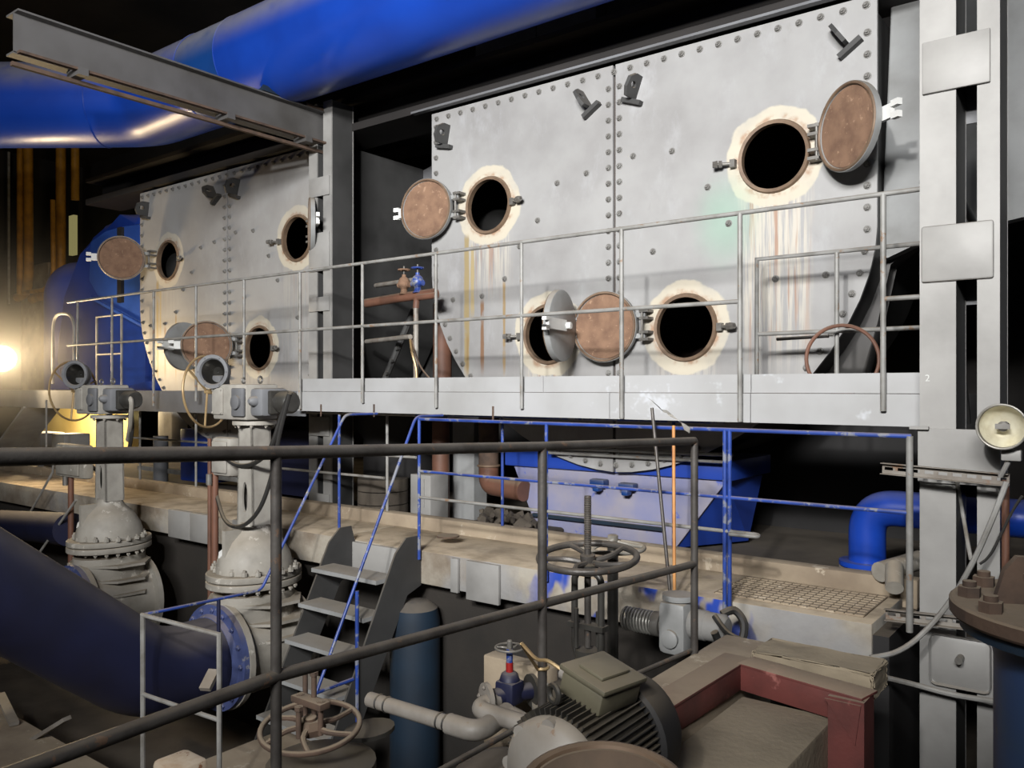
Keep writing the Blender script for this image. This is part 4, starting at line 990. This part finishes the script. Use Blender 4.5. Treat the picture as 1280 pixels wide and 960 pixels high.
# ================================================================ blue flanged elbow pipe
Y = 5.62; ex = P(1084, 700, Y).x
ep = thing('elbow_pipe', 'glossy blue elbow pipe rising from a flange behind the walkway end', 'pipe', (ex, Y, -1.3))
b = bm_new(); tube(b, fillet([(ex, Y, -1.12), (ex, Y, -.76), (.9, Y, -.76)], .22, 12), .112, 28); obj('pipe_run', b, 'blue', ep)
b = bm_new(); lathe(b, ((.17, 0), (.17, .03)), (ex, Y, -1.14), (0, 0, 1), 28); boltring(b, (ex, Y, -1.14), (0, 0, -1), .145, 8, .014, .02); obj('flange', b, 'blue', ep)
b = bm_new(); lathe(b, ((.17, 0), (.17, .03)), (ex, Y, -1.18), (0, 0, 1), 28); lathe(b, ((.10, 0), (.11, .15)), (ex, Y, -1.35), (0, 0, 1), 24); obj('flange', b, 'valve', ep)
b = bm_new(); cyl(b, P(1100, 715, 5.25), P(1150, 700, 5.6), .06, 14); cyl(b, P(1118, 708, 5.25), P(1118, 735, 5.1), .05, 14)
tag(obj('pipe_tee', b, 'valve'), 'dusty grey pipe tee lying beside the blue elbow flange', 'fitting')

# ================================================================ near blue vessel with rusty flange
vc = Vector((-.055, 2.09, -.455))
vs = thing('flanged_vessel', 'blue vessel with a thick rusty bolted flange cover at frame edge', 'vessel', (vc.x, vc.y, -2.2))
b = bm_new(); lathe(b, ((.205, -1.8), (.205, -.12), (.215, -.06)), vc, (0, 0, 1), 48); obj('shell', b, mat('vessel_blue_paint', c(40, 66, 118), .5, alt=c(54, 74, 96), vs=5, chips=c(70, 78, 90), cs=6), vs)
b = bm_new(); lathe(b, ((.215, -.065), (.27, -.06), (.27, -.04), (.215, -.036)), vc, (0, 0, 1), 48); obj('shell_flange', b, 'blue_tank', vs)
b = bm_new(); lathe(b, ((.20, -.034), (.285, -.034), (.29, -.028), (.29, -.004), (.285, 0), (.02, .002)), vc, (0, 0, 1), 48); cvr = obj('cover_flange', b, 'rust_dark', vs)
for k in range(12):
    a = 2*PI*(k+.35)/12; q = vc+Vector((.25*math.cos(a), .25*math.sin(a), 0))
    b = bm_new(); lathe(b, ((.024, 0), (.024, .022)), q, (0, 0, 1), 6); lathe(b, ((.014, .022), (.014, .034)), q, (0, 0, 1), 10); obj('nut', b, 'rust_dark', vs)
b = bm_new(); q = vc+Vector((-.13, -.04, 0))
pl = [(-.075, 0), (.075, 0), (.055, .07), (.03, .10), (-.03, .10), (-.055, .07)]
h = holed(pl, [circ(0, .058, .022, 16)], -.01, .01); merge(b, h, Matrix.Translation(q) @ Matrix.Rotation(math.radians(25), 4, 'Z')); obj('lifting_eye', b, 'rust_dark', vs)

# ================================================================ floodlight, strut channels, cables at the column
lp = Vector((-.515, 4.42, -.178))
fl = thing('floodlight', 'round unlit floodlight with a shiny reflector on the laced column', 'floodlight', tuple(lp))
ax = Vector((-.02, -1, -.02)).normalized()
b = bm_new(); lathe(b, ((.03, -.13), (.07, -.10), (.098, -.03), (.104, .03), (.100, .03), (.094, -.02)), lp, ax, 40, False); obj('housing', b, 'steel_dull', fl)
b = bm_new(); lathe(b, ((.096, .0), (.08, -.035), (.055, -.06), (.02, -.072)), lp, ax, 40, False); obj('reflector', b, mat('reflector_metal', c(236, 232, 212), .35, .5, alt=c(206, 198, 172), vs=20), fl)
b = bm_new(); lathe(b, ((.014, -.07), (.018, -.03), (.024, -.01), (.01, .0)), lp, ax, 14); box(b, lp.x-.03, lp.x+.03, lp.y-.008, lp.y+.002, lp.z-.012, lp.z+.012); obj('bulb', b, 'steel_dull', fl)
b = bm_new(); torus(b, lp+ax*.03, ax, .102, .005, 40, 8); obj('rim', b, 'steel', fl)
b = bm_new(); tube(b, fillet([lp+Vector((.02, .06, -.07)), lp+Vector((.02, .06, -.16)), lp+Vector((-.02, .10, -.24))], .03), .012, 8); box(b, lp.x-.01, lp.x+.07, lp.y+.03, lp.y+.09, lp.z-.16, lp.z-.11, .004); obj('bracket', b, 'grey_light', fl)
def strut(label, pa, pb, n):
    a, q = Vector(pa), Vector(pb); L = (q-a).length; d = (q-a).normalized(); u = Vector((0, 0, 1)); u = (u-d*u.dot(d)).normalized(); w = d.cross(u)
    t = thing('strut_channel', label, 'channel', tuple(a), 'slotted strut channels')
    M = Matrix((d, -w*-1, u)).transposed().to_4x4(); M = Matrix((d, w*-1 if w.y > 0 else w, u)).transposed().to_4x4(); M.translation = a
    pl = [(0, -.029), (L, -.029), (L, .029), (0, .029)]
    hs = []
    for k in range(n):
        cx = L*(k+.5)/n; s = L/n*.32
        hs.append([(cx-s, -.008), (cx+s, -.008), (cx+s, .008), (cx-s, .008)])
    b = bm_new(); h = holed(pl, hs, -.0015, .0015); merge(b, h, M)
    box(b, 0, L, .0015, .035, .026, .029, M=M) ; box(b, 0, L, .0015, .035, -.029, -.026, M=M)
    obj('channel', b, 'pale_pipe', t)
    return t
strut('slotted strut channel fixed across the column under the floodlight', P(1103, 585, 4.62), P(1262, 600, 4.56), 9)
strut('lower slotted strut channel fixed across the column foot', P(1107, 767, 4.62), P(1222, 780, 4.60), 7)
cable('grey_cable', 'grey cable hanging in a long curve between both strut channels', [P(1258, 603, 4.5), P(1240, 650, 4.45), P(1215, 705, 4.5), P(1185, 755, 4.55), P(1150, 795, 4.5), P(1120, 815, 4.4), P(1088, 822, 4.3)], .013, 'rail_white')
cable('grey_cable', 'thin grey cable hanging inside the column slot', [P(1196, 600, 4.7), P(1203, 640, 4.9), P(1210, 680, 4.75), P(1214, 700, 4.72)], .01, 'rail_white')
cable('grey_cable', 'pale cable crossing low behind the column foot', [P(1090, 843, 4.4), P(1140, 855, 4.62), P(1190, 868, 4.66), P(1250, 878, 4.6)], .014, 'rail_white')
cable('slack_wire', 'slack thin wire hanging from the floodlight down past the column', [P(1278, 620, 4.4), P(1265, 640, 4.4), P(1240, 690, 4.4), P(1225, 705, 4.4)], .006, 'rubber')
b = bm_new(); cyl(b, P(1201, 232, 5.3), P(1203, 535, 5.3), .022, 12); tube(b, [P(1201, 235, 5.3), P(1185, 225, 5.2), P(1150, 228, 4.95)], .012, 8)
tag(obj('conduit_pole', b, 'grey'), 'thin grey pole standing in the column slot', 'pole')
b = bm_new(); cyl(b, P(1202, 250, 5.4), P(1222, 290, 5.9), .022, 10)
tag(obj('dark_brace', b, 'grey_dark'), 'dark diagonal brace seen through the column slot', 'brace')
cable('dark_hose', 'dark hose hanging low in the column slot', [P(1195, 440, 5.4), P(1203, 470, 5.4), P(1207, 500, 5.4), P(1210, 530, 5.4)], .018)
b = bm_new(); cyl(b, P(1257, 600, 4.75), P(1257, 720, 4.75), .018, 10); tag(obj('brown_conduit', b, 'pipe_brown'), 'brown upright conduit along the side of the laced column', 'conduit')

# ================================================================ below the upper walkway
hp = thing('ash_hopper', 'dusty blue sheet steel hopper under the green stained condenser', 'hopper', (-3.6, 6.3, -1.3))
def quad_prism(front, back):
    b = bm_new(); A = [b.verts.new(p) for p in front]; B = [b.verts.new(p) for p in back]; n = len(A)
    b.faces.new(A); b.faces.new(B[::-1])
    for i in range(n): b.faces.new((A[i], A[(i+1) % n], B[(i+1) % n], B[i]))
    return b
obj('sloping_panel', quad_prism([(-4.62, 6.10, -.72), (-2.56, 6.10, -.72), (-2.95, 6.02, -1.27), (-4.30, 6.02, -1.27)], [(-4.62, 6.13, -.72), (-2.56, 6.13, -.72), (-2.95, 6.05, -1.27), (-4.30, 6.05, -1.27)]), 'lilac', hp)
b = bm_new(); box(b, -4.7, -2.5, 6.06, 6.9, -.715, -.56, .01); obj('rim_band', b, 'blue_duct', hp)
b = bm_new(); bar(b, (-4.33, 6.0, -1.13), (-3.05, 6.0, -1.13), .03, .03); obj('ledge', b, 'blue_tank', hp)
obj('side_panel', quad_prism([(-4.29, 6.052, -1.275), (-4.6, 6.132, -.72), (-2.57, 6.132, -.72), (-2.957, 6.052, -1.275)], [(-4.2, 6.7, -1.275), (-4.6, 6.7, -.72), (-2.5, 6.7, -.72), (-2.62, 6.7, -1.275)]), 'blue_duct', hp)
b = bm_new(); cyl(b, P(686, 560, 5.94), P(916, 569, 5.94), .014, 8); cyl(b, P(686, 566, 5.95), P(912, 578, 5.95), .012, 8); tag(obj('lower_tie_bars', b, 'rail'), 'two thin grey tie bars across the rounded foot of the condenser', 'bars')
for px, py in ((750, 603), (786, 608)):
    q = P(px, py, 6.04); b = bm_new(); box(b, q.x-.07, q.x+.07, 5.98, 6.07, q.z-.03, q.z+.03, .01); box(b, q.x-.03, q.x+.03, 5.96, 6.04, q.z-.07, q.z-.02, .01); obj('lug', b, 'blue_band', hp)
# posts, pipes and a vessel in the dark under the deck
def upright(label, name, px, py0, py1, Y, r, m, cat='pipe', boxy=False, zb=None):
    a, q = P(px, py0, Y), P(px, py1, Y); b = bm_new()
    z1 = zb if zb is not None else q.z
    if boxy: box(b, a.x-r, a.x+r, Y-r*.7, Y+r*.7, z1, a.z)
    else: cyl(b, (a.x, Y, z1), (a.x, Y, a.z), r, 22)
    return tag(obj(name, b, m), label, cat)
upright('square grey steel post under the deck beside the brown pipes', 'support_post', 587, 527, 650, 6.35, .14, 'grey', 'post', True, -1.35)
upright('brown vertical pipe between the dark vessel and the square post', 'vertical_pipe', 551, 527, 650, 6.0, .085, 'pipe_brown', zb=-1.35)
t = thing('bent_pipe', 'brown pipe under the deck turning in an elbow toward the hopper', 'pipe', tuple(P(612, 610, 6.05)))
q = P(611, 527, 6.05); q2 = P(611, 606, 6.05)
b = bm_new(); cyl(b, (q.x, 6.05, q2.z+.18), (q.x, 6.05, -.15), .095, 20); obj('pipe_run', b, 'rust_dark', t)
b = bm_new(); tube(b, fillet([(q.x, 6.05, q2.z+.18), (q.x, 6.05, q2.z), (q.x+.45, 6.0, q2.z-.02)], .17, 8), .095, 20); obj('elbow', b, 'pipe_brown', t)
b = bm_new(); torus(b, (q.x, 6.05, q2.z+.18), (0, 0, 1), .098, .012, 28, 8); obj('band', b, 'bronze', t)
q = P(497, 585, 6.35); b = bm_new(); lathe(b, ((.40, -1.35), (.40, -.55), (.5, -.40), (.52, -.1)), (q.x, 6.4, 0), (0, 0, 1), 32)
tag(obj('dark_vessel', b, 'black'), 'dark rounded vessel standing below the upper deck', 'vessel')
q = P(492, 585, 6.0); b = bm_new()
for k in range(3): lathe(b, ((.26, 0), (.26, .12)), (q.x-.1, 5.95, -1.3+k*.13), (0, 0, 1), 24)
tag(obj('brick_stub', b, 'concrete_dark'), 'low round dark masonry stub below the upper deck', 'stub')
q = P(530, 616, 5.75); b = bm_new(); box(b, q.x-.13, q.x+.13, 5.7, 5.95, -1.25, -.82, .006); box(b, q.x+.04, q.x+.055, 5.69, 5.70, -1.12, -.86)
tag(obj('switch_cabinet', b, 'grey_light'), 'small pale grey cabinet behind the blue railing post', 'cabinet')
random.seed(11); b = bm_new()
for k in range(46):
    q = P(random.uniform(600, 668), 645, 5.55+random.uniform(0, .5)); s = random.uniform(.02, .06)
    t_ = bmesh.new(); bmesh.ops.create_icosphere(t_, subdivisions=1, radius=s)
    for v in t_.verts: v.co += Vector([random.uniform(-.3, .3)*s for _ in range(3)])
    merge(b, t_, Matrix.Translation((q.x, q.y, -1.22+random.uniform(0, .10))))
box(b, P(598, 640, 5.6).x, P(672, 640, 5.6).x, 5.5, 6.0, -1.3, -1.21, .02)
tag(obj('rubble', b, 'concrete_dark', kind='stuff'), 'heap of broken grey rubble beside the hopper foot', 'rubble')
b = bm_new(); box(b, P(480, 640, 6).x, -.9, 7.7, 7.9, -1.4, -.05); tag(obj('shade_backdrop', b, 'black'), 'near-black shade bulkhead far under the upper deck', 'backdrop')  # near-black sheet, the shade under the deck put into its colour
# cross pieces under the far deck
b = bm_new(); q = P(345, 560, 6.0)
box(b, P(322, 560, 6.1).x, P(392, 560, 6.1).x, 6.1, 6.5, -1.25, -.5, .01); tag(obj('pump_cabinet', b, 'blue_deep'), 'dark blue cabinet behind the near valve neck', 'cabinet')
b = bm_new(); box(b, P(225, 590, 6.2).x, P(262, 590, 6.2).x, 6.2, 6.6, -1.25, -.55, .02); tag(obj('pump_cabinet', b, 'blue_duct'), 'blue cabinet between the two gate valves under the deck', 'cabinet')
b = bm_new(); xa = P(176, 620, 6.3).x; xb = P(330, 620, 6.3).x; bar(b, (xa, 6.3, -.95), (xb, 6.3, -.98), .12, .07); bar(b, (xa, 6.3, -1.15), (xb, 6.3, -1.17), .1, .06)
tag(obj('pipe_rack', b, 'rail_white'), 'pale level bars under the deck between the gate valves', 'rack')
b = bm_new(); cyl(b, P(201, 545, 6.2), P(201, 622, 6.2), .10, 18); b2 = obj('far_pipe', b, 'grey_mid'); tag(b2, 'grey upright pipe under the far deck beside the farther valve', 'pipe')

# ================================================================ far background by the burning lamp
def ypipe(label, pts, Y, r):
    b = bm_new(); tube(b, fillet([P(x, y, Y) for x, y in pts], .35), r, 14); return tag(obj('gas_pipe', b, 'yellow'), label, 'pipe', 'yellow gas pipes')
ypipe('outermost yellow gas pipe, a plain riser', [(25, 180), (25, 368)], 9.0, .075)
ypipe('yellow gas riser with a fat bend at its foot', [(35, 180), (36, 340), (34, 366), (22, 372)], 9.1, .11)
ypipe('yellow gas pipe sweeping from a riser back along the wall', [(66, 250), (67, 345), (58, 362), (30, 366)], 8.9, .055)
ypipe('short yellow gas pipe next to the blue duct', [(76, 182), (76, 345), (66, 366), (40, 374)], 9.3, .11)
ypipe('thin brownish yellow gas riser nearest the blue duct', [(94, 182), (94, 250)], 9.4, .09)
b = bm_new(); tube(b, [P(11, 190, 9), P(11, 380, 9)], .03, 8); tag(obj('grey_riser', b, 'rail_white'), 'thin pale riser outside the yellow gas pipes', 'pipe')
b = bm_new(); q0, q1 = P(86, 270, 10.4), P(92, 318, 10.4); box(b, q0.x, q1.x, 10.4, 10.5, q1.z, q0.z)
tag(obj('wall_louvre', b, emit('daylight_slit', c(190, 180, 120), .4)), 'narrow daylit slit beyond the blue duct', 'opening')
b = bm_new(); q0, q1 = P(146, 248, 10.2), P(161, 254, 10.2); prism(b, [(q0.x, q1.z), (q0.x+.2, q0.z), (q1.x, q0.z+.02), (q1.x, q1.z-.05)], 10.2, 10.3)
tag(obj('roof_gap', b, emit('daylight_gap', c(240, 226, 150), 1.2)), 'small bright daylit gap above the blue duct', 'opening')
# pale yellow partition seen under the far deck
b = bm_new(); q0, q1 = P(52, 505, 7.6), P(160, 640, 7.6); box(b, q0.x, q1.x, 7.6, 7.8, -1.4, -.1); struct('wall_partition', b, 'yellow_wall')
b = bm_new(); q0, q1 = P(0, 505, 9.6), P(52, 640, 9.6); box(b, P(-80, 500, 9.6).x, P(60, 500, 9.6).x, 9.6, 9.8, -1.4, 3.2); struct('wall_far', b, 'concrete')
b = bm_new(); q = P(212, 572, 7.0); box(b, P(196, 560, 7).x, P(214, 560, 7).x, 7.0, 7.3, -.95, -.35, .05); tag(obj('white_tank', b, 'white'), 'small white rounded tank glimpsed under the far deck', 'tank')
random.seed(21)
for i, (px, py, w, h, m, lb) in enumerate(((72, 562, 16, 40, 'grey_light', 'pale upright cabinet beneath the burning lamp'), (40, 570, 22, 60, 'grey_mid', 'grey machine box beneath the burning lamp'), (14, 585, 20, 40, 'rust_dark', 'rusty crate at the far end of the slab'))):
    Yq = 5.9+.25*i; a, q = P(px-w/2, py-h/2, Yq), P(px+w/2, py+h/2, Yq); b = bm_new(); box(b, a.x, q.x, Yq, Yq+.4, -1.25, a.z, .02)
    tag(obj('machine_box', b, m), lb, 'cabinet')
for i, (pp_, lb) in enumerate((([(58, 560), (58, 500)], 'thin post beside the far diagonal brace'), ([(38, 640), (66, 590), (68, 566)], 'thin diagonal rail near the grey junction box'), ([(50, 690), (95, 625)], 'thin pale sloping rail above the blue bend'))):
    b = bm_new(); tube(b, [P(x, y, 4.9-.5*i) for x, y in pp_], .013, 8); tag(obj('thin_rail', b, 'rail_white'), lb, 'rail')
b = bm_new()
for (a, q) in (((50, 640), (51, 560)), ((0, 566), (60, 505)), ((28, 640), (30, 560))): bar(b, P(*a, 5.4), P(*q, 5.4), .06, .06)
tag(obj('deck_brace', b, 'grey'), 'grey braces carrying the far end of the deck', 'brace')
b = bm_new(); cyl(b, P(0, 655, 4.3), P(88, 662, 4.0), .17, 22); tag(obj('far_blue_pipe', b, 'blue_deep'), 'dark blue pipe lying under the far slab edge', 'pipe')
b = bm_new()
for dx, dy in ((0, 0), (0, 1), (1, 0), (1, 1)): cyl(b, P(10, 400, 5.9)+Vector((dx*.35, dy*.3, -2.0)), P(10, 400, 5.9)+Vector((dx*.35, dy*.3, -.2)), .02, 8)
b.free()
# the burning lamp at the far end
lq = Vector((-12.35, 4.75, .40))
ll = thing('work_lamp', 'burning warm work lamp on a pole at the far end', 'lamp', (lq.x, lq.y, -1.2))
lax = Vector((.93, -.30, .02)).normalized()
b = bm_new(); lathe(b, ((.05, -.2), (.13, -.12), (.19, 0), (.18, 0), (.12, -.1)), lq, lax, 28, False); obj('housing', b, 'steel_dull', ll)
b = bm_new(); lathe(b, ((.16, -.015), (.01, -.015)), lq, lax, 28, False); 
LAMP = emit('lamp_glow', (1., .80, .50, 1), 60); obj('lens', b, LAMP, ll)
b = bm_new(); cyl(b, lq+Vector((-.1, 0, -.1)), (lq.x-.1, lq.y, -1.2), .02, 10); obj('pole', b, 'rail_dark', ll)

# ================================================================ the hall itself
b = bm_new(); box(b, -24, 6, -5, 12, -3.4, -3.2); struct('floor', b, 'concrete_dark')
b = bm_new(); box(b, -17, .9, 5.42, 12, -1.5, -1.3); struct('floor_upper', b, 'concrete_dark')
b = bm_new(); box(b, -24, 6, 11.2, 11.5, -3.2, 6.2); struct('wall_back', b, 'dark_hall')
b = bm_new(); box(b, -24, -23.7, -5, 11.2, -3.2, 6.2); struct('wall_left', b, 'dark_hall')
b = bm_new(); box(b, -24, 6, -5, 11.5, 6.2, 6.4); struct('ceiling', b, 'dark_hall')
b = bm_new(); box(b, -5.12, -4.38, 1.2, 3.9, -2.62, -2.55); tag(obj('lower_gangway', b, 'concrete'), 'dusty lower gangway at the foot of the stair', 'gangway')
b = bm_new(); box(b, -4.3, -2.7, .8, 2.6, -2.62, -2.2); tag(obj('machine_plinth', b, 'concrete'), 'dusty machine plinth under the rusty handwheel valve', 'plinth')
b = bm_new(); box(b, -9.5, -5.2, 1.0, 3.0, -3.19, -2.75); tag(obj('pump_plinth', b, 'concrete'), 'low pale plinth below the thick blue bend', 'plinth')
b = bm_new(); box(b, -1.75, 1.2, -2.5, 2.75, -1.42, -1.34); struct('floor_camera_side', b, 'concrete_dark')
tr = thing('roof_truss', 'dim brown roof truss members crossing above the blue pipe', 'truss', (-11, 8, 5))
for a, q in (((150, 25), (215, 0)), ((70, 28), (100, -10)), ((236, -5), (290, 60)), ((262, -5), (300, 30)), ((130, 40), (240, 4)), ((680, 20), (760, -30))):
    b = bm_new(); bar(b, P(*a, 8.2), P(*q, 8.2), .12, .14); obj('truss_member', b, 'rust_dark', tr)

# ================================================================ light
q = PZ(228, 955, -1.75); b = bm_new(); box(b, q.x-.10, q.x+.10, q.y-.10, q.y+.08, -2.55, -1.72, .03)
tag(obj('pale_casting', b, 'cream'), 'pale cream casting beside the pipe gate foot', 'casting')
for (a_, q_, lb) in (((18, 905), (0, 868), 'pale sloping strap low beside the blue bend'), ((40, 925), (84, 898), 'short pale strut rising under the blue bend'), ((256, 862), (268, 838), 'pale strut standing beyond the pipe gate')):
    b = bm_new(); bar(b, P(*a_, 2.9), P(*q_, 3.0), .07, .03); tag(obj('angle_strut', b, 'pale_pipe'), lb, 'strut')
def spot(name, loc, to, e, deg, blend, col, rad):
    l = bpy.data.lights.new(name, 'SPOT'); l.energy = e; l.spot_size = math.radians(deg); l.spot_blend = blend; l.color = col; l.shadow_soft_size = rad
    o = bpy.data.objects.new(name, l); C.objects.link(o); o.location = loc
    o.rotation_euler = (Vector(to)-Vector(loc)).to_track_quat('-Z', 'Y').to_euler(); return o
sp_ = spot('hall_floodlight', (-.45, -1.9, 2.25), (-4.3, 6, 1.6), 1600, 116, 1., (1., .975, .94), .10); sp_.scale = (1, .62, 1)
spot('work_lamp_beam', tuple(lq+lax*.05), (0, 0.8, .2), 260, 165, .5, (1., .74, .42), .15)
pl_ = bpy.data.lights.new('lamp_spill', 'POINT'); pl_.energy = 60; pl_.color = (1., .72, .40); pl_.shadow_soft_size = .2
po = bpy.data.objects.new('lamp_spill', pl_); C.objects.link(po); po.location = lq+Vector((.35, .5, .15))
w = bpy.data.worlds.new('hall'); bpy.context.scene.world = w; w.use_nodes = True
w.node_tree.nodes['Background'].inputs[0].default_value = (.92, .95, 1, 1); w.node_tree.nodes['Background'].inputs[1].default_value = .018
def area(name, loc, to, e, sx, sy, spread, col):
    a = bpy.data.lights.new(name, 'AREA'); a.energy = e; a.size = sx; a.size_y = sy; a.shape = 'RECTANGLE'; a.color = col; a.spread = math.radians(spread)
    o = bpy.data.objects.new(name, a); C.objects.link(o); o.location = loc
    o.rotation_euler = (Vector(to)-Vector(loc)).to_track_quat('-Z', 'Y').to_euler()
area('hall_fill', (.3, -4.9, 3.4), (-4.9, 6, 1.7), 340, 3.5, 1.0, 66, (1, .99, .97))  # unseen soft fill that lightens the railing shadows on the plates
pb = bpy.data.lights.new('far_fill', 'POINT'); pb.energy = 260; pb.color = (1., .76, .42); pb.shadow_soft_size = .15  # added unseen warm light for the gas pipes and the partition
pbo = bpy.data.objects.new('far_fill', pb); C.objects.link(pbo); pbo.location = (-15.2, 6.9, -.25)
HC = lq+Vector((.1, -.1, .1)); HR = 2.4
b = bm_new(); lathe(b, [(HR*math.sin(PI*k/16)+.001, -HR*math.cos(PI*k/16)) for k in range(17)], HC, (0, 0, 1), 24, False)
hz = bpy.data.materials.new('lamp_haze'); hz.use_nodes = True; n_ = hz.node_tree; n_.nodes.remove(n_.nodes['Principled BSDF'])
v_ = n_.nodes.new('ShaderNodeVolumeScatter'); v_.inputs['Anisotropy'].default_value = .2
tc = n_.nodes.new('ShaderNodeTexCoord'); dv = n_.nodes.new('ShaderNodeVectorMath'); dv.operation = 'DISTANCE'; dv.inputs[1].default_value = HC
n_.links.new(tc.outputs['Object'], dv.inputs[0])
mr_ = n_.nodes.new('ShaderNodeMapRange'); mr_.inputs['From Min'].default_value = 0; mr_.inputs['From Max'].default_value = HR; mr_.inputs['To Min'].default_value = 1; mr_.inputs['To Max'].default_value = 0
n_.links.new(dv.outputs['Value'], mr_.inputs['Value'])
pw = n_.nodes.new('ShaderNodeMath'); pw.operation = 'POWER'; pw.inputs[1].default_value = 2.8; n_.links.new(mr_.outputs[0], pw.inputs[0])
nz = n_.nodes.new('ShaderNodeTexNoise'); nz.inputs['Scale'].default_value = 1.6; n_.links.new(tc.outputs['Object'], nz.inputs['Vector'])
ml = n_.nodes.new('ShaderNodeMath'); ml.operation = 'MULTIPLY'; n_.links.new(pw.outputs[0], ml.inputs[0]); n_.links.new(nz.outputs['Fac'], ml.inputs[1])
m2 = n_.nodes.new('ShaderNodeMath'); m2.operation = 'MULTIPLY'; m2.inputs[1].default_value = .5; n_.links.new(ml.outputs[0], m2.inputs[0]); n_.links.new(m2.outputs[0], v_.inputs['Density'])
n_.links.new(v_.outputs[0], n_.nodes['Material Output'].inputs['Volume'])
tag(obj('haze', b, hz, kind='stuff'), 'bright misty haze hanging around the burning work lamp', 'haze')

cam = bpy.data.cameras.new('camera'); cam.sensor_width = 36; cam.lens = F/1280*36; cam.shift_y = 5/1280; cam.clip_start = .02
co = bpy.data.objects.new('camera', cam); C.objects.link(co); co.rotation_euler = (PI/2, 0, math.atan2(SA, CA))
sc = bpy.context.scene; sc.camera = co
sc.view_settings.view_transform = 'Standard'; sc.view_settings.look = 'None'; sc.view_settings.exposure = 0; sc.view_settings.gamma = 1
sc.view_settings.use_curve_mapping = False
